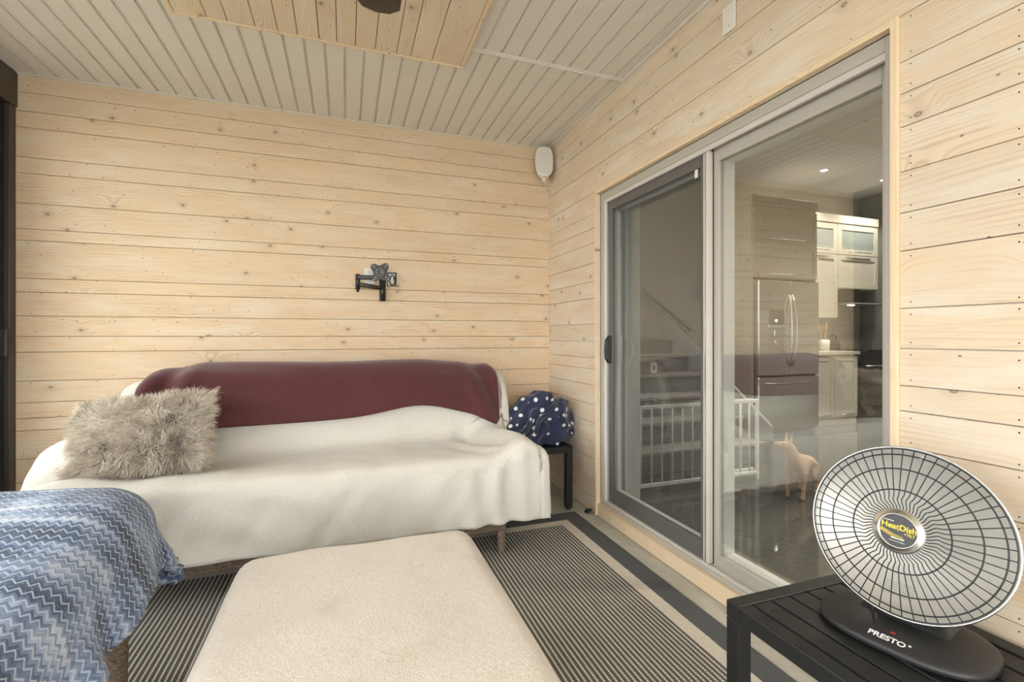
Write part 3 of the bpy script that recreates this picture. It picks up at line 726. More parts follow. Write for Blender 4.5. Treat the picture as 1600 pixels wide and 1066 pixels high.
# staircase
sc = thing('staircase', 'dim grey staircase behind the white pet gate', 'staircase', (2.6, 3.15, HF))
SX0, SX1 = XI + 0.002, 3.45
for k in range(9):
    y = 3.15 + 0.25 * k; z = HF + 0.18 * (k + 1)
    if y + 0.25 > KY - 0.05: break
    o = box('riser', 'stair', SX0, SX1, y, y + 0.25 - 0.001, HF + (0.002 if k == 0 else 0.18 * k), z - 0.03); adopt(o, sc)
    o = MB().box(SX0, SX1, y - 0.025, y + 0.25 - 0.026, z - 0.03, z).build('tread', 'stair_tread', None, bevel=0.006); adopt(o, sc)
o = MB().prism([(3.10, HF + 0.005), (4.60, HF + 1.10), (4.60, HF + 1.40), (3.10, HF + 0.32)], 0, 0.03, Matrix(((0, 0, 1, SX1 + 0.001), (1, 0, 0, 0), (0, 1, 0, 0), (0, 0, 0, 1)))).build('stringer', 'stair', None); adopt(o, sc)
hr = MB().tube([(2.75, KY - 0.06, 2.05), (3.95, KY - 0.06, 1.25)], 0.022, 10).tube([(3.0, KY - 0.06, 1.88), (3.0, KY - 0.001, 1.86)], 0.008, 6).tube([(3.7, KY - 0.06, 1.41), (3.7, KY - 0.001, 1.39)], 0.008, 6).build('handrail', 'stair_tread', None, True)
tag(hr, 'slanting grey wall handrail behind the staircase', 'handrail')
sw = thing('wall_outlet', 'white outlet plate low above the stairs', 'outlet', (2.84, 3.9, 0.865))
o = MB().box(2.805, 2.875, 3.893, 3.8995, 0.812, 0.922).build('plate', 'white_plastic', None, bevel=0.003); adopt(o, sw)
o = MB().box(2.83, 2.85, 3.891, 3.893, 0.84, 0.89).build('socket', 'gasket', None); adopt(o, sw)
# low landing wall carrying the outlet
adopt(box('landing_wall', 'stair', SX0, 2.95, 3.90, 3.98, HF + 0.72 + 0.001, 0.93), sc)
adopt(MB().box(SX0, 2.97, 3.885, 3.995, 0.93, 0.955).build('landing_cap', 'stair_tread', None), sc)

# pet gate
gt = thing('pet_gate', 'white metal pet gate standing in front of the staircase', 'gate', (2.4, 2.79, HF))
gy = 2.79; gx0, gx1 = XI + 0.01, 2.98; gz0, gz1 = HF + 0.055, HF + 0.60
for z in (gz0, gz1): adopt(MB().box(gx0, gx1, gy - 0.01, gy + 0.01, z - 0.012, z + 0.012).build('rail', 'gate', None, bevel=0.003), gt)
adopt(MB().box(gx1 - 0.02, gx1, gy - 0.011, gy + 0.011, HF + 0.001, gz1 + 0.015).build('post', 'gate', None, bevel=0.003), gt)
adopt(MB().box(gx0, gx0 + 0.02, gy - 0.011, gy + 0.011, HF + 0.001, gz1 + 0.015).build('post', 'gate', None, bevel=0.003), gt)
bar = None
for k in range(1, 13):
    x = gx0 + (gx1 - gx0) * k / 13
    if bar is None:
        bar = MB().tube([(0, 0, gz0), (0, 0, gz1)], 0.006, 8).build('bar', 'gate', gt, True); bar.location = (x - 2.4, gy - 2.79, -HF)
    else:
        b2 = bpy.data.objects.new('bar', bar.data); COL.objects.link(b2); b2.parent = gt; b2.location = (x - 2.4, 0, -HF)
for k in range(5):
    b2 = bpy.data.objects.new('bar', bar.data); COL.objects.link(b2); b2.parent = gt; b2.location = (2.62 + 0.08 * k - 2.4, 0.045, -HF + 0.015)
adopt(MB().box(2.56, 2.98, gy + 0.035, gy + 0.055, gz0 - 0.0, gz0 + 0.022).build('rail', 'gate', None), gt); adopt(MB().box(2.56, 2.98, gy + 0.035, gy + 0.055, gz1 - 0.01, gz1 + 0.012).build('rail', 'gate', None), gt)

# ------------------------------------------------------------------ dog
def skin_mesh(name, verts, edges, radii, mat, parent=None, root=0, sub=2, M4=None):
    me = bpy.data.meshes.new(name); me.from_pydata(verts, edges, []); me.update()
    o = bpy.data.objects.new(name, me); COL.objects.link(o)
    md = o.modifiers.new('skin', 'SKIN'); md.use_smooth_shade = True
    sv = me.skin_vertices[0].data
    for i, r in enumerate(radii):
        sv[i].radius = r if hasattr(r, '__len__') else (r, r); sv[i].use_root = (i == root)
    o.modifiers.new('sub', 'SUBSURF').levels = sub; o.modifiers['sub'].render_levels = sub
    dg = bpy.context.evaluated_depsgraph_get()
    m2 = bpy.data.meshes.new_from_object(o.evaluated_get(dg)); bpy.data.objects.remove(o, do_unlink=True)
    if M4 is not None: m2.transform(M4)
    return link(name, m2, mat, parent, True)
def make_dog():
    V = []; E = []; R = []
    def v(p, r, pa=None):
        V.append(p); R.append(r); i = len(V) - 1
        if pa is not None: E.append((pa, i))
        return i
    pelvis = v((-0.12, 0, 0.235), (0.052, 0.055))
    belly = v((-0.02, 0, 0.232), (0.052, 0.050), pelvis)
    chest = v((0.085, 0, 0.235), (0.055, 0.062), belly)
    neck = v((0.120, -0.005, 0.285), (0.045, 0.045), chest)
    n2 = v((0.136, -0.015, 0.325), (0.041, 0.041), neck)
    hb = v((0.148, -0.022, 0.352), (0.044, 0.042), n2)
    sn = v((0.182, -0.064, 0.360), (0.026, 0.024), hb)
    ns = v((0.203, -0.090, 0.366), (0.015, 0.014), sn)
    for s in (-1, 1):
        sh = v((0.085, s * 0.042, 0.185), (0.030, 0.026), chest)
        el = v((0.07, s * 0.046, 0.125), (0.019, 0.018), sh)
        wr = v((0.085, s * 0.046, 0.045), (0.0125, 0.0125), el)
        pw = v((0.090, s * 0.046, 0.013), (0.015, 0.014), wr)
        v((0.108, s * 0.046, 0.010), (0.012, 0.009), pw)
        hp = v((-0.125, s * 0.045, 0.185), (0.040, 0.032), pelvis)
        kn = v((-0.085, s * 0.05, 0.130), (0.024, 0.020), hp)
        hk = v((-0.150, s * 0.05, 0.075), (0.0135, 0.0125), kn)
        fp = v((-0.138, s * 0.05, 0.014), (0.0135, 0.0125), hk)
        v((-0.118, s * 0.05, 0.010), (0.012, 0.009), fp)
    t1 = v((-0.175, 0, 0.235), 0.014, pelvis); t2 = v((-0.20, 0.012, 0.19), 0.009, t1); v((-0.205, 0.015, 0.14), 0.005, t2)
    root = thing('dog', 'small tan short-haired dog with pointed ears on the kitchen floor', 'dog', (2.94, 2.40, HF))
    root.rotation_euler = (0, 0, math.radians(200)); root.scale = (1.02, 1.02, 1.02)
    b = skin_mesh('body', V, E, R, 'dog', None); b.parent = root
    for s in (-1, 1):
        base = Vector((0.140 + s * 0.016, -0.020 + s * 0.016, 0.378)); tip = base + Vector((-0.012 + s * 0.012, s * 0.014, 0.066))
        e = MB(); d1 = Vector((0.017, 0.018, 0)) ; d2 = Vector((0.014, -0.014, 0))
        e.add([base - d1, base + d2 * 0.9, base + d1, base - d2 * 0.4, tip], [(0, 1, 4), (1, 2, 4), (2, 3, 4), (3, 0, 4), (0, 3, 2, 1)])
        o = e.build('ear', 'dog', None); o.parent = root
        o = MB().lathe([(0.0005, -0.005), (0.004, -0.003), (0.005, 0), (0.004, 0.003), (0.0005, 0.005)], 10, Matrix.Translation(Vector((0.176, -0.046, 0.372)) + Vector((0.019, 0.016, 0)) * s)).build('eye', 'dog_dark', None, True); o.parent = root
    o = MB().lathe([(0.0005, -0.006), (0.006, -0.003), (0.007, 0), (0.006, 0.003), (0.0005, 0.006)], 10, Matrix.Translation((0.211, -0.099, 0.370))).build('nose', 'dog_dark', None, True); o.parent = root
make_dog()

# ------------------------------------------------------------------ rug
rug = MB().box(RX0, RX1, RY0, RY1, 0.0005, 0.009).build('area_rug', 'rug', None, origin=((RX0 + RX1) / 2, (RY0 + RY1) / 2, 0), bevel=0.002)
tag(rug, 'dark grey striped rug with beige band and charcoal border', 'rug')

# ------------------------------------------------------------------ cloth helpers
def nz(x, y, z=0.0, s=1.0): return mnoise.noise(Vector((x * s, y * s, z)))
def grid_mesh(P, UV, name, mat, parent=None, thick=0.0, origin=None):
    nu, nv = P.shape[:2]
    V = P.reshape(-1, 3)
    idx = np.arange(nu * nv).reshape(nu, nv)
    F = np.stack([idx[:-1, :-1], idx[1:, :-1], idx[1:, 1:], idx[:-1, 1:]], -1).reshape(-1, 4)
    me = bpy.data.meshes.new(name)
    og = np.array(origin if origin is not None else (0, 0, 0))
    me.from_pydata((V - og).tolist(), [], F.tolist()); me.update()
    ul = me.uv_layers.new(name='UVMap'); li = np.empty(len(me.loops), dtype=np.int32); me.loops.foreach_get('vertex_index', li)
    ul.data.foreach_set('uv', UV.reshape(-1, 2)[li].ravel())
    o = link(name, me, mat, parent, True, origin=origin)
    if thick:
        s = o.modifiers.new('thick', 'SOLIDIFY'); s.thickness = thick; s.offset = 0
    return o
def drape(x0, x1, y0, y1, over, top, res, flare, fold, seed, rnd=0.05, maxd=9.0):
    """cloth over a box footprint. over=(left,right,front,rear) drops."""
    us = np.arange(x0 - over[0], x1 + over[1] + 1e-6, res); vs_ = np.arange(y0 - over[2], y1 + over[3] + 1e-6, res)
    P = np.zeros((len(us), len(vs_), 3)); UV = np.zeros((len(us), len(vs_), 2))
    for i, u in enumerate(us):
        for j, v in enumerate(vs_):
            cx, cy = min(max(u, x0), x1), min(max(v, y0), y1)
            ox, oy = u - cx, v - cy
            d = math.hypot(ox, oy)
            nx, ny = (ox / d, oy / d) if d > 1e-9 else (0, 0)
            d = min(d, maxd)
            z = top(cx, cy)
            q = PI / 2 * rnd                                   # rounded rim: arc, then straight drop
            if d < q: hx = rnd * math.sin(d / rnd); dz = rnd * (1 - math.cos(d / rnd))
            else: hx = rnd; dz = rnd + (d - q)
            s_ = cx * abs(ny) + cy * abs(nx) + math.atan2(ny, nx) * 0.25
            amp = fold * min(1, max(0, d - q) / 0.2)
            wv = amp * (math.sin(s_ * 24 + 2.5 * nz(s_ * 3, seed)) + 0.7 * nz(s_ * 9, seed + 3, d * 2))
            hx += flare * max(0, d - q) + wv
            P[i, j] = (cx + nx * hx, cy + ny * hx, z - dz)
            P[i, j, 2] += 0.006 * nz(u * 5, v * 5, seed) * (1 if d < q else 0.3)
            UV[i, j] = (u, v)
    return P, UV

def wicker_leg(x, y, z0, z1, parent, r=0.028):
    b = MB(); n = 14; path = []; rr = []
    for k in range(n + 1):
        path.append((x, y, z0 + (z1 - z0) * k / n)); rr.append(r * (0.80 + 0.2 * k / n) * (1.0 if k % 2 else 0.93))
    o = b.tube(path, rr, 12).build('leg', 'wicker', None, True); adopt(o, parent)
def wicker_rail(x0, x1, y0, y1, z0, z1, parent, name='rail'):
    """woven rail: strands wound over a core"""
    b = MB().box(x0, x1, y0, y1, z0, z1)
    L = x1 - x0 if x1 - x0 > y1 - y0 else y1 - y0; ax = x1 - x0 > y1 - y0
    nrow = max(2, int((z1 - z0) / 0.016))
    for k in range(nrow):
        z = z0 + (k + 0.5) * (z1 - z0) / nrow; n = max(4, int(L / 0.02)); pa = []
        for i in range(n + 1):
            t = i / n * L; off = 0.004 * (1 if (i + k) % 2 else -1)
            pa.append((x0 + t, y0 - 0.003 + off, z) if ax else (x1 + 0.003 - off, y0 + t, z))
        b.tube(pa, 0.006, 5)
    o = b.build(name, 'wicker', None, False); adopt(o, parent); return o

# ------------------------------------------------------------------ sofa
SXa, SXb, SYf, SYb = -1.23, 1.02, 2.42, 3.42
sofa = thing('wicker_sofa', 'brown wicker sofa against the pine back wall under an ivory fleece', 'sofa', (-0.15, 2.9, 0.0))
for x in (SXa + 0.06, SXb - 0.22):
    wicker_leg(x, SYf + 0.03, 0.010, 0.22, sofa)
    wicker_leg(x, SYb - 0.10, 0.0, 0.22, sofa)
wicker_rail(SXa + 0.05, SXb - 0.20, SYf + 0.012, SYf + 0.05, 0.125, 0.22, sofa)
o = MB().box(SXa + 0.04, SXb - 0.04, SYf + 0.03, SYb - 0.02, 0.215, 0.34).build('base', 'wicker', None, bevel=0.01); adopt(o, sofa)
o = MB().box(SXa + 0.05, SXb - 0.05, SYf + 0.04, 2.98, 0.341, 0.47).build('seat_cushion', 'fleece_beige', None, bevel=0.03); adopt(o, sofa)
o = MB().box(SXa + 0.15, SXb - 0.06, 3.14, 3.39, 0.341, 0.88).build('backrest', 'wicker', None, bevel=0.05); adopt(o, sofa)

def smooth_poly(pts, it=3):
    pts = [np.array(p, float) for p in pts]
    for _ in range(it):
        q = [pts[0]]
        for a, b in zip(pts[:-1], pts[1:]): q += [a * 0.75 + b * 0.25, a * 0.25 + b * 0.75]
        q.append(pts[-1]); pts = q
    return np.array(pts)
def resample(poly, step):
    seg = np.linalg.norm(np.diff(poly, axis=0), axis=1); s = np.concatenate([[0], np.cumsum(seg)])
    n = int(s[-1] / step) + 1; t = np.linspace(0, s[-1], n)
    return np.stack([np.interp(t, s, poly[:, k]) for k in range(poly.shape[1])], -1), t
prof_seat = [(2.375, 0.185), (2.385, 0.30), (2.385, 0.47), (2.40, 0.525), (2.50, 0.53), (2.75, 0.51), (2.95, 0.50), (3.03, 0.525), (3.06, 0.62), (3.09, 0.78), (3.12, 0.90), (3.20, 0.975), (3.30, 0.975), (3.40, 0.93), (3.44, 0.80), (3.44, 0.62)]
pr, ts = resample(smooth_poly(prof_seat, 3), 0.016)
crest = lambda x: 0.02 * nz(x * 2.1, 3.3) - 0.05 * max(0, (x - 0.45) / 0.6) ** 2 - 0.06 * max(0, (-x - 0.75) / 0.45) ** 2
xs_in = np.arange(SXa, SXb + 1e-6, 0.018)
ov = np.arange(0.018, 0.40, 0.018)
us = np.concatenate([SXa - ov[::-1], xs_in, SXb + ov])
P = np.zeros((len(us), len(pr), 3)); UV = np.zeros((len(us), len(pr), 2))
for i, u in enumerate(us):
    cx = min(max(u, SXa), SXb); d = abs(u - cx); sg = 1 if u > 0 else -1
    for j, (y, z) in enumerate(pr):
        bk = min(1, max(0, (z - 0.60) / 0.2)) if y > 3.0 else 0
        xx = cx
        # arms: the cloth climbs over a low rounded arm at either end
        e = (SXb - cx) if sg > 0 else (cx - SXa)
        arm = math.exp(-((e - 0.10) / 0.10) ** 2) * 0.085 if sg > 0 else math.exp(-((e - 0.12) / 0.13) ** 2) * 0.03
        seatm = 1.0 if (z > 0.44 and y < 3.05) else max(0, min(1, (z - 0.25) / 0.2)) if y < 3.05 else 0.0
        zz = z + arm * seatm + crest(cx) * bk
        # back is shorter than the seat on the left end
        if bk > 0 and sg < 0: xx = SXa + (cx - SXa) * (1 - 0.0) ; 
        if bk > 0 and u < -0.6: xx = -0.6 + (xx + 0.6) * (1 - 0.16 * bk)
        rnd = 0.06; q = rnd * PI / 2
        if d > 0:
            if d < q: hx = rnd * math.sin(d / rnd); dz = rnd * (1 - math.cos(d / rnd))
            else: hx = rnd; dz = rnd + d - q
            lim = max(0.0, zz - (0.20 if y < 3.05 else 0.50))
            dz = min(dz, lim)
            xx += sg * (hx - 0.02 + 0.05 * max(0, d - q) + 0.018 * math.sin(y * 26 + 2 * nz(y * 3, 9)) * min(1, d / 0.2))
            zz -= dz
        fold = 0.010 * nz(u * 2.2 + z * 1.5, y * 1.7 - u * 0.8, 1.7) + 0.007 * nz(u * 6, y * 5, 4.0)
        front = 1 if z < 0.47 and y < 2.6 else 0
        yy = y - front * (0.02 * nz(u * 3.5 + z * 2.5, 7.7) + 0.012 * nz(u * 9 - z * 6, 2.2)) - 0.02 * bk * nz(u * 2.4, z * 4, 5.5)
        zz += (0 if front else fold)
        # diagonal soft wrinkles on the front fall
        if front: yy -= 0.012 * math.sin((u * 1.0 + z * 1.6) * 17 + 3 * nz(u * 1.5, z * 2)) * max(0, nz(u * 1.3, 8.1) + 0.25)
        # rumple by the right arm
        rr = math.exp(-((u - 0.78) / 0.16) ** 2) * (1 - bk)
        yy -= 0.022 * rr * math.sin(u * 42 + 4 * z) * front; zz += 0.018 * rr * math.sin(u * 30 + y * 9) * (1 - front) * (1 if y > 2.5 else 0)
        P[i, j] = (xx, min(yy, YB - 0.035), zz); UV[i, j] = (u, ts[j])
fl = grid_mesh(P, UV, 'fleece_blanket', 'fleece_white', None, 0.010)
tag(fl, 'ivory fleece blanket draped over the whole sofa', 'blanket')

# maroon throw over the back
pm, tm = resample(smooth_poly([(3.035, 0.66), (3.055, 0.74), (3.075, 0.84), (3.105, 0.925), (3.19, 1.0), (3.30, 1.0), (3.41, 0.955), (3.455, 0.83), (3.46, 0.66)], 3), 0.014)
ux = np.arange(-1.16, 0.985, 0.014)
P = np.zeros((len(ux), len(pm), 3)); UV = np.zeros((len(ux), len(pm), 2))
for i, u in enumerate(ux):
    bot = 0.02 * math.sin(u * 2.2 + 0.4) + 0.04 * math.exp(-((u - 0.45) / 0.25) ** 2) - 0.055 * math.exp(-((u - 0.97) / 0.14) ** 2) - 0.0
    for j, (y, z) in enumerate(pm):
        t = tm[j] / tm[-1]
        zz = z + bot * max(0, 1 - t * 3.0) + crest(u) + 0.012
        fold = 0.019 * math.sin((z * 1.0 + 0.10 * u + 0.06 * nz(u * 1.5, 4.4)) * 46) * max(0, nz(u * 1.1, 6.6) + 0.35)
        fold += 0.024 * math.sin((u + 0.55 * z) * 26) * math.exp(-((abs(u - 0.90)) / 0.16) ** 2) + 0.022 * math.sin((u - 0.7 * z) * 24) * math.exp(-((u + 1.0) / 0.2) ** 2)
        xx = -0.6 + (u + 0.6) * (1 - 0.16) if u < -0.6 else u
        yy = y - 0.012 - fold * (1 if t < 0.5 else 0) - 0.02 * nz(u * 2.4, z * 4, 5.5)
        endr = max(0, (abs(u + 0.09) - 1.0) / 0.075)
        zz -= 0.03 * endr ** 2
        P[i, j] = (xx, min(yy, YB - 0.03), zz + 0.35 * fold * (1 if 0.3 < t < 0.6 else 0)); UV[i, j] = (u, tm[j])
th_ = grid_mesh(P, UV, 'maroon_throw', 'fleece_maroon', None, 0.007)
tag(th_, 'maroon fleece throw laid along the sofa back', 'blanket')

# fur pillow
def pillow_pts(n, sx, sy, sz):
    """pillow surface sample: returns point, normal"""
    out = []
    for _ in range(n):
        a, b = rng.uniform(-1, 1, 2); s = 1 if rng.random() < 0.68 else -1
        out.append((a, b, s))
    return out
def pil(a, b, s, sx, sy, sz):
    ex = (1 - abs(a) ** 2.6); ey = (1 - abs(b) ** 2.6); hgt = max(0, ex * ey) ** 0.55
    pin = 1 - 0.07 * (1 - abs(a)) * abs(b) ** 2 - 0.07 * (1 - abs(b)) * abs(a) ** 2
    return Vector((a * sx * (1 - 0.09 * (1 - b * b) * 0 ) * pin, b * sy * pin, s * sz * hgt))
def make_pillow():
    root = thing('fur_pillow', 'shaggy taupe faux fur pillow leaning on the sofa', 'pillow', (-0.915, 2.735, 0.695))
    root.rotation_euler = Matrix(((1, 0, 0), (0, 1, 0), (0, 0, 1))).to_euler()
    Xd = Vector((0.985, -0.03, 0.09)).normalized(); Nn = Vector((0.22, -0.80, 0.56)); Nn = (Nn - Xd * Nn.dot(Xd)).normalized(); Yd = Nn.cross(Xd)
    R3 = Matrix((Xd, Yd, Nn)).transposed()
    root.rotation_euler = R3.to_euler()
    sx, sy, sz = 0.275, 0.185, 0.085
    n = 28; b = MB()
    for s in (1, -1):
        V = [pil(-1 + 2 * i / n, -1 + 2 * j / n, s, sx, sy, sz) for i in range(n + 1) for j in range(n + 1)]
        b.add(V, [(i * (n + 1) + j, (i + 1) * (n + 1) + j, (i + 1) * (n + 1) + j + 1, i * (n + 1) + j + 1) for i in range(n) for j in range(n)])
    o = b.build('cover', 'fur_base', None, True); o.parent = root
    V = []; F = []
    Rt = R3.transposed(); down = Rt @ Vector((0, 0, -1))
    for (a, c, s) in pillow_pts(19000, sx, sy, sz):
        p = pil(a, c, s, sx, sy, sz); e = 0.02
        n_ = (pil(min(a + e, 1), c, s, sx, sy, sz) - pil(max(a - e, -1), c, s, sx, sy, sz)).cross(pil(a, min(c + e, 1), s, sx, sy, sz) - pil(a, max(c - e, -1), s, sx, sy, sz)) * s
        if n_.length < 1e-9: n_ = Vector((a, c, 0))
        n_.normalize()
        rad = Vector((a, c, 0)) * max(abs(a), abs(c)) ** 3
        fx = mnoise.noise_vector(p * 20.0)
        d = (n_ * 0.8 + rad * 0.8 + fx * 1.1 + Vector(rng.normal(size=3)) * 0.22 + Vector((-0.35 if a < 0.1 else 0.15, 0, 0))).normalized()
        L = 0.056 * rng.uniform(0.7, 1.25)
        side = d.cross(n_ + Vector(rng.normal(size=3)) * 0.4); 
        if side.length < 1e-6: continue
        side = side.normalized() * 0.0017
        m = p + d * L * 0.55; tip = p + (d * 0.85 + fx * 0.35 + down * 0.12 ).normalized() * L
        k = len(V); V += [p - side, p + side, m + side * 0.8, m - side * 0.8, tip]
        F += [(k, k + 1, k + 2, k + 3), (k + 3, k + 2, k + 4)]
    me = bpy.data.meshes.new('fur'); me.from_pydata(V, [], F); me.update()
    o = link('fur', me, 'fur', None); o.parent = root; o['kind'] = 'stuff'
make_pillow()
# loose ivory cushion end showing at the left sofa arm
lc = thing('arm_cushion', 'ivory cushion on the far left end of the sofa', 'cushion', (-1.20, 2.80, 0.50))
b = MB(); n = 20
for s in (1, -1):
    V = [pil(-1 + 2 * i / n, -1 + 2 * j / n, s, 0.18, 0.20, 0.075) for i in range(n + 1) for j in range(n + 1)]
    b.add(V, [(i * (n + 1) + j, (i + 1) * (n + 1) + j, (i + 1) * (n + 1) + j + 1, i * (n + 1) + j + 1) for i in range(n) for j in range(n)])
o = b.build('cover', 'fleece_white', None, True); o.parent = lc; lc.rotation_euler = (math.radians(14), math.radians(-22), math.radians(10)); lc.location.z = 0.605

# ------------------------------------------------------------------ ottoman
OX0, OX1, OY0, OY1 = -0.345, 0.465, 0.86, 1.84
ot = thing('ottoman', 'square wicker ottoman hidden under a beige fleece', 'ottoman', (0.06, 1.35, 0.009))
o = MB().box(OX0 + 0.02, OX1 - 0.02, OY0 + 0.02, OY1 - 0.02, 0.15, 0.37).build('base', 'wicker', None, bevel=0.02); adopt(o, ot)
for x in (OX0 + 0.07, OX1 - 0.07):
    for y in (OY0 + 0.07, OY1 - 0.07): wicker_leg(x, y, 0.010, 0.15, ot)
P, UV = drape(OX0 + 0.07, OX1 - 0.07, OY0 + 0.07, OY1 - 0.07, (0.34, 0.34, 0.34, 0.34), lambda x, y: 0.425 + 0.012 * (1 - ((x - 0.06) / 0.4) ** 2) * (1 - ((y - 1.35) / 0.5) ** 2), 0.02, 0.10, 0.008, 2.0, 0.07, 0.37)
ob = grid_mesh(P, UV, 'ottoman_blanket', 'fleece_beige', None, 0.008)
tag(ob, 'beige stained fleece blanket covering the ottoman', 'blanket')

# ------------------------------------------------------------------ armchair with blue blanket
ch = thing('wicker_armchair', 'brown wicker armchair under a blue chevron blanket', 'chair', (-1.1, 1.5, 0.009))
CX0, CX1, CY0, CY1 = -1.62, -0.62, 1.02, 1.94
o = MB().box(CX0 + 0.10, CX1 - 0.10, CY0 + 0.05, CY1 - 0.12, 0.28, 0.50).build('body', 'wicker', None, bevel=0.03); adopt(o, ch)
o = MB().box(CX0 + 0.12, CX1 - 0.16, CY1 - 0.30, CY1 - 0.17, 0.501, 0.60).build('armrest', 'wicker', None, bevel=0.03); adopt(o, ch)
for x in (CX0 + 0.09, CX1 - 0.045):
    for y in (CY0 + 0.09, CY1 - 0.16): wicker_leg(x, y, 0.010, 0.30, ch, 0.032)
def ctop(x, y):
    t = min(1, max(0, (y - 1.15) / 0.6)); t = t * t * (3 - 2 * t)
    return 0.615 + 0.085 * t + 0.022 * nz(x * 4, y * 4, 2.2) - 0.03 * max(0, (x + 0.85) / 0.25) ** 2
P, UV = drape(CX0 + 0.1, CX1 - 0.115, CY0, CY1 - 0.12, (0.3, 0.37, 0.3, 0.40), ctop, 0.016, 0.34, 0.028, 5.0, 0.15, 0.48)
cbk = grid_mesh(P, UV, 'chevron_blanket', 'chevron', None, 0.006)
tag(cbk, 'blue and grey chevron plush blanket over the armchair', 'blanket')

# ------------------------------------------------------------------ slatted black tables
def slat_table(label, x0, x1, y0, y1, h, zfl=0.0):
    t = thing('side_table', label, 'table', ((x0 + x1) / 2, (y0 + y1) / 2, zfl))
    fw = 0.045; th = 0.045
    def part(nm, *b, bev=0.003):
        o = MB().box(*b).build(nm, 'black_wood', None, bevel=bev); adopt(o, t)
    part('apron', x0, x1, y0, y0 + fw, h - th, h); part('apron', x0, x1, y1 - fw, y1, h - th, h)
    part('apron', x0, x0 + fw, y0 + fw + 0.0005, y1 - fw - 0.0005, h - th, h); part('apron', x1 - fw, x1, y0 + fw + 0.0005, y1 - fw - 0.0005, h - th, h)
    n = 6; g_ = 0.008; wd = (x1 - x0 - 2 * fw - g_ * (n + 1)) / n
    for k in range(n):
        xa = x0 + fw + g_ + k * (wd + g_)
        part('slat', xa, xa + wd, y0 + fw + 0.001, y1 - fw - 0.001, h - 0.016, h - 0.002, bev=0.002)
    part('slat_support', x0 + fw + 0.001, x1 - fw - 0.001, (y0 + y1) / 2 - 0.02, (y0 + y1) / 2 + 0.02, h - 0.034, h - 0.017)
    for x in (x0, x1 - 0.045):
        for y in (y0, y1 - 0.045):
            zfl = 0.0095 if (y < 2.83 and x + 0.02 < RX1) else 0.0
            part('leg', x, x + 0.045, y, y + 0.045, zfl + 0.012, h - th - 0.0005)
            o = MB().lathe([(0.001, zfl), (0.016, zfl), (0.016, zfl + 0.012), (0.001, zfl + 0.012)], 12, Matrix.Translation((x + 0.0225, y + 0.0225, 0))).build('foot', 'gasket', None); adopt(o, t)
slat_table('black slatted side table in the corner holding the polka dot blanket', 1.11, 1.455, 2.89, 3.40, 0.43)
slat_table('black slatted side table by the door holding the dish heater', 1.02, 1.53, 0.46, 1.065, 0.43, 0.0)

# polka dot blanket bundle
def make_bundle():
    bm = bmesh.new(); bmesh.ops.create_icosphere(bm, subdivisions=6, radius=1.0)
    c = Vector((0.03, -0.55, 0.05))
    for v in bm.verts:
        p = v.co.copy(); nrm = p.normalized()
        wv = mnoise.noise_vector(p * 1.2) * 0.6
        q = p + wv
        # swirl folds round a centre facing the room
        rel = q - Vector((0.05, -0.9, -0.1)); rad = math.sqrt(rel.x ** 2 + rel.z ** 2); ang = math.atan2(rel.z, rel.x)
        f = math.sin(rad * 6.5 + ang * 1.0 + 1.6 * mnoise.noise(p * 1.4))
        f2 = math.sin(q.x * 3.5 - q.z * 5 + 2 * mnoise.noise(p * 1.6 + Vector((5, 1, 2))))
        f = 1 - 2 * abs(f) ** 1.3; f2 = 1 - 2 * abs(f2) ** 1.2
        frontw = max(0.25, -nrm.y)
        r = 1 + 0.14 * f * frontw + 0.07 * f2 + 0.12 * mnoise.noise(p * 1.1 + Vector((3, 3, 3)))
        v.co = nrm * r
    for v in bm.verts:
        x, y, z = v.co
        skew = 0.30 * max(0, z)
        X = (x + 0.20 * (z > 0) * z) * 0.285; Y = y * 0.20; Z = z * 0.245
        if z > 0: X *= 1 - 0.28 * z
        Z = max(Z, -0.105 + 0.006 * mnoise.noise(Vector((x * 6, y * 6, 0))))
        v.co = (X, Y, Z)
    me = bpy.data.meshes.new('polka_dot_blanket'); bm.to_mesh(me); bm.free()
    o = link('polka_dot_blanket', me, 'polka', None, True); o.location = (1.28, 3.12, 0.43 + 0.1125)
    us_ = np.linspace(0, 1, 14); PP = np.zeros((14, 16, 3)); UU = np.zeros((14, 16, 2))
    for i, u in enumerate(us_):
        for j, v in enumerate(np.linspace(0, 1, 16)):
            w_ = 0.11 * (1 - 0.75 * v)
            PP[i, j] = (0.10 + (u - 0.5) * 2 * w_, 0.225 + 0.10 * math.sin(min(1, v * 3) * PI / 2) * 0.9 + 0.012 * math.sin(u * 9), 0.0 - 0.12 + 0.02 - 0.20 * v + 0.03 * (1 - min(1, v * 4)))
            UU[i, j] = (u, v)
    hc = grid_mesh(PP, UU, 'hanging_corner', 'polka', None, 0.006); hc.parent = o
    tag(o, 'crumpled navy blanket with white polka dots on corner table', 'blanket')
make_bundle()
hang = MB()
hang_pts = [(1.02, 2.93), (1.10, 2.95), (1.06, 2.96)]
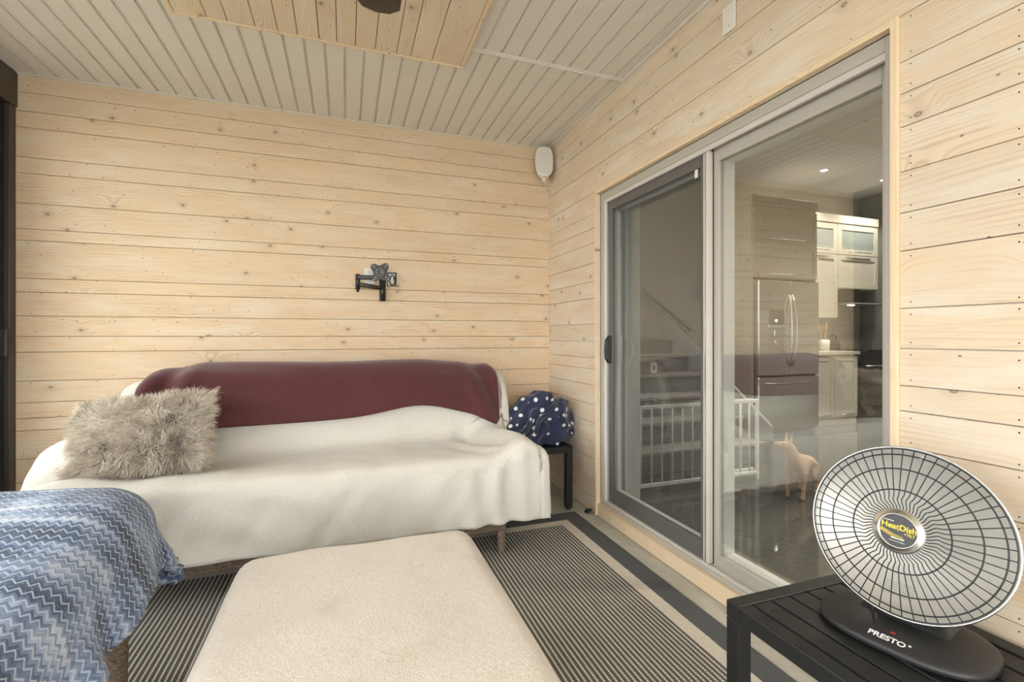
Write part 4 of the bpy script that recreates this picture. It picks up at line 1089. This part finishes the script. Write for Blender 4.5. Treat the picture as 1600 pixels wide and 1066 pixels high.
# ------------------------------------------------------------------ dish heater
def text_mesh(body, size, name, mat, parent, M4, extrude=0.0003, bold=False):
    cu = bpy.data.curves.new(name, 'FONT'); cu.body = body; cu.size = size; cu.extrude = extrude; cu.align_x = 'CENTER'; cu.align_y = 'CENTER'
    if bold: cu.offset = size * 0.02
    ob_ = bpy.data.objects.new(name, cu); COL.objects.link(ob_)
    dg = bpy.context.evaluated_depsgraph_get(); me = bpy.data.meshes.new_from_object(ob_.evaluated_get(dg)); bpy.data.objects.remove(ob_, do_unlink=True)
    me.transform(M4); o = link(name, me, mat, None); o.parent = parent; return o
def make_heater():
    root = thing('dish_heater', 'round parabolic dish heater with wire grille on a black base', 'heater', (1.318, 0.7915, 0.43))
    az, el = math.radians(194.5), math.radians(12.6)
    n = Vector((math.cos(el) * math.cos(az), math.cos(el) * math.sin(az), math.sin(el)))
    a = Vector((0, 0, 1)).cross(n).normalized(); b = n.cross(a)
    c = Vector((0, 0, 0.689 - 0.43))
    D = Matrix((( a.x, b.x, n.x, c.x), (a.y, b.y, n.y, c.y), (a.z, b.z, n.z, c.z), (0, 0, 0, 1)))
    Rr = 0.205
    def P_(o): o.parent = root; return o
    prof = [(0.001, -0.085)] + [(r, -0.085 + 0.085 * (r / Rr) ** 2) for r in np.linspace(0.02, Rr, 16)] + [(Rr, 0.002)] + [(r, -0.089 + 0.085 * (r / Rr) ** 2) for r in np.linspace(Rr, 0.02, 10)] + [(0.001, -0.089)]
    P_(MB().lathe(prof, 72, D).build('dish', 'steel', None, True))
    P_(MB().tube([D @ Vector((Rr * math.cos(t), Rr * math.sin(t), 0.002)) for t in np.linspace(0, 2 * PI, 73)[:-1]], 0.0027, 8, True).build('rim', 'chrome', None, True))
    P_(MB().tube([D @ Vector((0.2005 * math.cos(t), 0.2005 * math.sin(t), 0.006)) for t in np.linspace(0, 2 * PI, 73)[:-1]], 0.0016, 6, True).build('grille_ring', 'wire', None, True))
    dome = lambda r: 0.006 + 0.032 * (1 - (r / 0.2) ** 2)
    for r in (0.098, 0.150, 0.186):
        P_(MB().tube([D @ Vector((r * math.cos(t), r * math.sin(t), dome(r) - 0.002)) for t in np.linspace(0, 2 * PI, 73)[:-1]], 0.0017, 6, True).build('grille_ring', 'wire', None, True))
    NW = 54; wire = None
    pts = []
    for k in range(22):
        r = 0.2 - (0.2 - 0.046) * k / 21
        tw = 0.0034 * math.sin(min(1, max(0, (0.085 - r) / 0.03)) * PI * 1.5) if r < 0.085 else 0.0
        pts.append((r, tw, dome(r)))
    wm = MB().tube(pts, 0.00125, 5).build('grille_wire', 'wire', root, True)
    wm.matrix_basis = D
    for k in range(1, NW):
        o = bpy.data.objects.new('grille_wire', wm.data); COL.objects.link(o); o.parent = root
        o.matrix_basis = D @ Matrix.Rotation(2 * PI * k / NW, 4, 'Z')
    hz = 0.036
    hub = P_(MB().lathe([(0.0535, hz - 0.006), (0.0535, hz + 0.002), (0.050, hz + 0.005), (0.042, hz + 0.005), (0.0405, hz + 0.0075), (0.0385, hz + 0.0075), (0.0375, hz + 0.003), (0.001, hz + 0.003)], 56, D).build('hub', 'chrome', None, True))
    lab = MB().lathe([(0.001, hz + 0.0034), (0.0372, hz + 0.0034), (0.0372, hz + 0.0030), (0.001, hz + 0.0030)], 48, D).build('label', 'label_black', None); lab.parent = hub
    tilt = D @ Matrix.Translation((0, 0, hz + 0.0037)) @ Matrix.Rotation(math.radians(-3), 4, 'Z')
    t = text_mesh('HeatDish', 0.0185, 'lettering', 'yellow', hub, tilt @ Matrix.Translation((0.001, 0.0085, 0)), bold=True)
    text_mesh('+TILT', 0.0085, 'lettering', 'yellow', hub, tilt @ Matrix.Translation((0.0235, -0.0035, 0)), bold=True)
    sm_ = MB(); rl = random.Random(3)                       # print too small to read: plain strokes
    for xa, xb, yy, hh in ((-0.031, -0.011, 0.0195, 0.0019), (-0.012, 0.013, -0.0200, 0.0034), (-0.015, 0.016, -0.0262, 0.0013)):
        xx = xa
        while xx < xb:
            wd = rl.uniform(0.0009, 0.0019); h_ = hh * rl.uniform(0.55, 1.0)
            sm_.add([tilt @ Vector(p) for p in ((xx, yy, 0), (xx + wd, yy, 0), (xx + wd, yy + h_, 0), (xx, yy + h_, 0))], [(0, 1, 2, 3)]); xx += wd + 0.0003
    o = sm_.build('small_print', 'print_white', None); o.parent = hub
    sw_ = MB()
    for q in range(3):
        L = [(-0.035 + 0.047 * s, -0.001 - q * 0.0032 - 0.0115 * math.sin(s * PI * 0.5) , 0) for s in np.linspace(0, 1, 14)]
        up_ = [(x, y + 0.0008 * (1 - (i / 13) * 0.5), 0) for i, (x, y, _) in enumerate(L)]; dn = [(x, y - 0.0008 * (1 - (i / 13) * 0.5), 0) for i, (x, y, _) in enumerate(L)]
        sw_.add([tilt @ Vector(p) for p in up_ + dn], [(i, i + 1, 14 + i + 1, 14 + i) for i in range(13)])
    o = sw_.build('swoosh', 'yellow', None); o.parent = hub
    # heating element behind the hub, warning print on the dish
    P_(MB().tube([D @ Vector((0.03 * math.cos(t), 0.03 * math.sin(t), -0.03 + 0.012 * math.sin(t * 6))) for t in np.linspace(0, 2 * PI, 49)[:-1]], 0.005, 6, True).build('heating_element', 'white_plastic', None, True))
    wp_ = MB()
    for i in range(6):
        for k in range(2):
            x0 = -0.045 + k * 0.034; y0 = -0.135 - i * 0.0055
            for sgm in range(5):
                xa = x0 + sgm * 0.0062; q = []
                for (xx, yy) in ((xa, y0), (xa + 0.0050, y0), (xa + 0.0050, y0 - 0.0017), (xa, y0 - 0.0017)):
                    q.append(D @ Vector((xx, yy, -0.0838 + 0.085 * (xx * xx + yy * yy) / Rr ** 2)))
                wp_.add(q, [(0, 1, 2, 3)])
    P_(wp_.build('warning_print', 'label_grey', None))
    P_(MB().lathe([(0.001, 0.0), (0.004, 0.0), (0.006, 0.006), (0.003, 0.012), (0.001, 0.012)], 10, D @ Matrix.Translation((0.02, 0.183, -0.018))).build('guard_clip', 'chrome', None, True))
    # base: stadium plate with swelling, neck up to the back of the dish
    fwd = Vector((math.cos(az), math.sin(az), 0)); sd = Vector((fwd.y, -fwd.x, 0))
    Bm = Matrix(((sd.x, fwd.x, 0, -0.00), (sd.y, fwd.y, 0, -0.0), (0, 0, 1, 0.0005), (0, 0, 0, 1)))
    def outline(wx, wy, n_=48, pw=2.7, off=0.0):
        return [(wx * abs(math.cos(t)) ** (2 / pw) * math.copysign(1, math.cos(t)), off + wy * abs(math.sin(t)) ** (2 / pw) * math.copysign(1, math.sin(t))) for t in np.linspace(0, 2 * PI, n_ + 1)[:-1]]
    bb = MB(); rings = [(0.168, 0.126, 0.0), (0.174, 0.133, 0.006), (0.172, 0.131, 0.016), (0.163, 0.122, 0.024), (0.12, 0.088, 0.034), (0.08, 0.055, 0.038)]
    V = []; F = []
    for wx, wy, z in rings: V += [Bm @ Vector((x, y, z)) for x, y in outline(wx, wy)]
    m = 48
    for i in range(len(rings) - 1):
        for k in range(m): F.append((i * m + k, i * m + (k + 1) % m, (i + 1) * m + (k + 1) % m, (i + 1) * m + k))
    F.append(tuple(range(m - 1, -1, -1))); F.append(tuple((len(rings) - 1) * m + k for k in range(m)))
    base = P_(bb.add(V, F).build('base', 'black_plastic', None, True))
    back = D @ Vector((0, -0.03, -0.085))
    nk = MB()
    for s in (-1, 1):
        pass
    V = []; F = []
    lo = [Bm @ Vector((x, y, 0.030)) for x, y in ((-0.095, 0.03), (0.095, 0.03), (0.095, -0.085), (-0.095, -0.085))]
    mid = [Bm @ Vector((x, y, 0.075)) for x, y in ((-0.07, -0.022), (0.07, -0.022), (0.07, -0.10), (-0.07, -0.10))]
    hi = [D @ Vector((x, y, z)) for x, y, z in ((0.045, -0.07, -0.078), (-0.045, -0.07, -0.078), (-0.045, 0.0, -0.088), (0.045, 0.0, -0.088))]
    hi2 = [Bm @ Vector((x, y, z)) for x, y, z in ((-0.045, -0.088, 0.17), (0.045, -0.088, 0.17), (0.045, -0.13, 0.20), (-0.045, -0.13, 0.20))]
    V = lo + mid + hi2
    for r_i in range(2):
        for k in range(4): F.append((r_i * 4 + k, r_i * 4 + (k + 1) % 4, r_i * 4 + 4 + (k + 1) % 4, r_i * 4 + 4 + k))
    F += [(3, 2, 1, 0), (8, 9, 10, 11)]
    P_(MB().add(V, F).build('neck', 'black_plastic', None, bevel=0.008))
    P_(MB().tube([D @ Vector((0.0, -0.02, -0.096)), D @ Vector((0.0, -0.03, -0.125)), Bm @ Vector((0, -0.11, 0.17))], [0.05, 0.035, 0.03], 14).build('element_housing', 'black_plastic', None, True))
    P_(MB().tube([Bm @ Vector((0.055, 0.035, 0.035)), Bm @ Vector((0.055, 0.01, 0.085))], 0.004, 6).build('tilt_rod', 'black_metal', None, True))
    Tm = Bm @ Matrix(((-1, 0, 0, 0.0), (0, -1, 0, 0.110), (0, 0, 1, 0.0285), (0, 0, 0, 1))) @ Matrix.Rotation(math.radians(16), 4, 'X')
    text_mesh('PRESTO', 0.021, 'lettering', 'print_white', base, Tm, bold=True)
    text_mesh('\u00ae', 0.008, 'lettering', 'print_white', base, Tm @ Matrix.Translation((0.043, 0.005, 0)))
    Tr = Bm @ Matrix.Translation((-0.0, 0.085, 0.0345))
    o = MB().lathe([(0.001, 0.0), (0.0045, 0.0), (0.0045, 0.0012), (0.001, 0.0012)], 12, Tr @ Matrix.Translation((-0.005, 0, 0))).build('warning_mark', 'print_red', None); o.parent = base
make_heater()

# ------------------------------------------------------------------ things on the walls
# corner speaker
def make_speaker():
    root = thing('wall_speaker', 'white outdoor loudspeaker mounted in the wall corner', 'speaker', (1.475, 3.43, 2.53))
    root.rotation_euler = (math.radians(-8), 0, math.radians(-20))
    def ring(y, sx_, sz_, zo=0):
        pts = []
        for k in range(32):
            t = 2 * PI * k / 32; cx_ = math.copysign(abs(math.cos(t)) ** 0.55, math.cos(t)); cz_ = math.copysign(abs(math.sin(t)) ** 0.45, math.sin(t))
            zz = cz_ * sz_; barrel = 1 - 0.22 * (zz / 0.125) ** 2
            pts.append((cx_ * sx_ * barrel, y, zz + zo))
        return pts
    V = []; F = []; rs = [ring(0.055, 0.042, 0.085), ring(0.04, 0.056, 0.105), ring(-0.03, 0.072, 0.122), ring(-0.052, 0.070, 0.119)]
    for r in rs: V += r
    for i in range(3):
        for k in range(32): F.append((i * 32 + k, i * 32 + (k + 1) % 32, (i + 1) * 32 + (k + 1) % 32, (i + 1) * 32 + k))
    F += [tuple(range(31, -1, -1)), tuple(96 + k for k in range(32))]
    o = MB().add(V, F).build('cabinet', 'white_plastic', None, True, bevel=0.003); o.parent = root
    V = ring(-0.0525, 0.064, 0.110, 0.004) + ring(-0.056, 0.061, 0.106, 0.004)
    o = MB().add(V, [(k, (k + 1) % 32, 32 + (k + 1) % 32, 32 + k) for k in range(32)] + [tuple(32 + k for k in range(32))]).build('grille', 'vinyl', None, False); o.parent = root
    o = MB().lathe([(0.001, 0), (0.013, 0), (0.014, 0.001), (0.011, 0.0015), (0.010, 0.0005), (0.001, 0.0005)], 18, Matrix.Translation((0, -0.0565, 0.075)) @ Matrix.Rotation(PI / 2, 4, 'X')).build('badge', 'white_plastic', None, True); o.parent = root
    o = MB().tube([(0, 0.0, -0.118), (0, 0.005, -0.140)], [0.022, 0.017], 12).tube([(0.0, 0.005, -0.138), (0.02, 0.06, -0.13)], 0.008, 8).build('bracket', 'white_plastic', None, True); o.parent = root
make_speaker()
pl_ = thing('blank_wall_plate', 'white cover plate on the pine wall above the patio door', 'wall plate', (XR - PT, 1.60, 2.535))
o = MB().box(XR - PT - 0.0095, XR - PT - 0.0025, 1.565, 1.635, 2.478, 2.594).build('plate', 'white_plastic', None, bevel=0.002); adopt(o, pl_)
for z in (2.505, 2.567):
    o = MB().lathe([(0.001, 0), (0.0035, 0), (0.001, 0.0015)], 8, Matrix.Translation((XR - PT - 0.0095, 1.60, z)) @ Matrix.Rotation(-PI / 2, 4, 'Y')).build('screw', 'chrome', None); adopt(o, pl_)
# tv mount, outlet, cable plate on back wall
YW = YB - BT - 0.0025
ou = thing('power_outlet', 'white power outlet behind the television mount', 'outlet', (0.165, YW, 1.60))
o = MB().box(0.125, 0.20, YW - 0.007, YW, 1.545, 1.66).build('plate', 'white_plastic', None, bevel=0.002); adopt(o, ou)
for z in (1.578, 1.627):
    o = MB().box(0.145, 0.18, YW - 0.0085, YW - 0.007, z - 0.016, z + 0.016).build('receptacle', 'white_vinyl', None, bevel=0.003); adopt(o, ou)
    s_ = MB().box(0.152, 0.155, YW - 0.0092, YW - 0.0084, z - 0.003, z + 0.008).box(0.169, 0.172, YW - 0.0092, YW - 0.0084, z - 0.003, z + 0.008).box(0.160, 0.165, YW - 0.0092, YW - 0.0084, z - 0.012, z - 0.007).build('slot', 'gasket', None); adopt(s_, ou)
cp = thing('cable_plate', 'black recessed cable box with looped cable on pine wall', 'wall plate', (0.315, YW, 1.583))
o = MB().box(0.283, 0.349, YW - 0.004, YW, 1.535, 1.635).build('box', 'black_plastic', None); adopt(o, cp)
o = MB().box(0.288, 0.336, YW - 0.006, YW - 0.0042, 1.541, 1.624).build('insert', 'white_plastic', None, bevel=0.001); adopt(o, cp)
o = MB().tube([(0.318 + 0.019 * math.sin(t) * (0.75 if math.cos(t) > 0 else 1), YW - 0.014, 1.578 + 0.036 * math.cos(t)) for t in np.linspace(0, 2 * PI, 25)[:-1]], 0.0045, 8, True).tube([(0.318, YW - 0.014, 1.614), (0.345, YW - 0.012, 1.590)], 0.004, 6).build('cable', 'black_plastic', None, True); adopt(o, cp)
tv = thing('tv_mount', 'black articulated television wall mount with empty plate', 'tv mount', (0.25, YW, 1.50))
def tp(o): adopt(o, tv)
tp(MB().box(0.228, 0.272, YW - 0.018, YW, 1.425, 1.575).build('wall_bracket', 'black_metal', None, bevel=0.004))
tp(MB().tube([(0.25, YW - 0.04, 1.425), (0.25, YW - 0.04, 1.56)], 0.02, 14).box(0.232, 0.268, YW - 0.04, YW - 0.015, 1.43, 1.555).build('wall_hinge', 'black_metal', None, True))
tp(MB().tube([(0.25, YW - 0.045, 1.515), (0.085, YW - 0.095, 1.530)], [0.014, 0.018], 10).build('lower_arm', 'bronze', None, True))
tp(MB().tube([(0.08, YW - 0.098, 1.495), (0.08, YW - 0.098, 1.60)], 0.016, 12).tube([(0.08, YW - 0.098, 1.478), (0.08, YW - 0.098, 1.496)], 0.009, 8).build('elbow', 'black_metal', None, True))
tp(MB().box(0.08, 0.245, YW - 0.115, YW - 0.085, 1.565, 1.595).build('upper_arm', 'black_metal', None, bevel=0.005))
tp(MB().tube([(0.225, YW - 0.10, 1.60), (0.225, YW - 0.155, 1.612)], 0.02, 14).build('tilt_head', 'black_metal', None, True))
vp = []
for k in range(48):
    t = 2 * PI * k / 48 + 0.10; rr = 0.046 + 0.032 * abs(math.cos(2 * (t - 0.10) + PI / 2)) ** 2.2
    vp.append((rr * math.cos(t), rr * math.sin(t)))
Vm = Matrix(((1, 0, 0, 0.225), (0, 0, 1, YW - 0.160), (0, 1, 0, 1.612), (0, 0, 0, 1)))
vpl = MB().prism(vp, -0.003, 0.003, Vm).build('mounting_plate', 'black_metal', None); tp(vpl)
o = MB().lathe([(0.001, 0.004), (0.014, 0.004), (0.016, 0.008), (0.030, 0.008), (0.033, 0.003)], 28, Vm @ Matrix.Scale(-1, 4, (0, 0, 1))).build('hub', 'taupe_dark', None, True); adopt(o, vpl)
for k in range(4):
    t = PI / 4 + k * PI / 2 + 0.10
    for r_h in (0.068, 0.05):
        o = MB().lathe([(0.0005, 0.0036), (0.0035, 0.0036), (0.0035, 0.003)], 8, Vm @ Matrix.Scale(-1, 4, (0, 0, 1)) @ Matrix.Translation((r_h * math.cos(t), r_h * math.sin(t), 0))).build('bolt_hole', 'print_white', None); adopt(o, vpl)

# ceiling fan
fan = thing('ceiling_fan', 'ceiling fan with dark brown blades under the pine panel', 'ceiling fan', (-0.05, 1.17, PZ))
adopt(MB().lathe([(0.001, PZ - 0.012), (0.07, PZ - 0.012), (0.065, PZ - 0.05), (0.02, PZ - 0.07), (0.001, PZ - 0.07)], 28, Matrix.Translation((-0.05, 1.17, 0))).build('canopy', 'bronze', None, True), fan)
adopt(MB().tube([(-0.05, 1.17, PZ - 0.065), (-0.05, 1.17, 2.48)], 0.012, 12).build('rod', 'bronze', None, True), fan)
adopt(MB().lathe([(0.001, 2.48), (0.06, 2.48), (0.10, 2.45), (0.105, 2.40), (0.08, 2.365), (0.001, 2.36)], 32, Matrix.Translation((-0.05, 1.17, 0))).build('motor', 'bronze', None, True), fan)
for k in range(5):
    an = math.radians(76) + k * 2 * PI / 5
    pts = [(0.09, -0.03), (0.16, -0.055), (0.40, -0.088), (0.61, -0.098), (0.675, -0.082), (0.705, -0.04), (0.71, 0.01), (0.69, 0.06), (0.62, 0.088), (0.40, 0.078), (0.16, 0.05), (0.09, 0.03)]
    Tb = Matrix.Translation((-0.05, 1.17, 2.405)) @ Matrix.Rotation(an, 4, 'Z') @ Matrix.Rotation(math.radians(8), 4, 'X')
    adopt(MB().prism(pts, -0.004, 0.004, Tb).build('blade', 'fan_blade', None, bevel=0.002), fan)

# bit of black cable by the door corner
cbx = MB().tube([(1.50, 2.80, 0.012), (1.515, 2.77, 0.02), (1.53, 2.775, 0.028), (1.535, 2.80, 0.014), (1.52, 2.82, 0.012)], 0.009, 8).build('cable_end', 'black_plastic', None, True)
tag(cbx, 'short coil of black cable on the concrete by the door casing', 'cable')
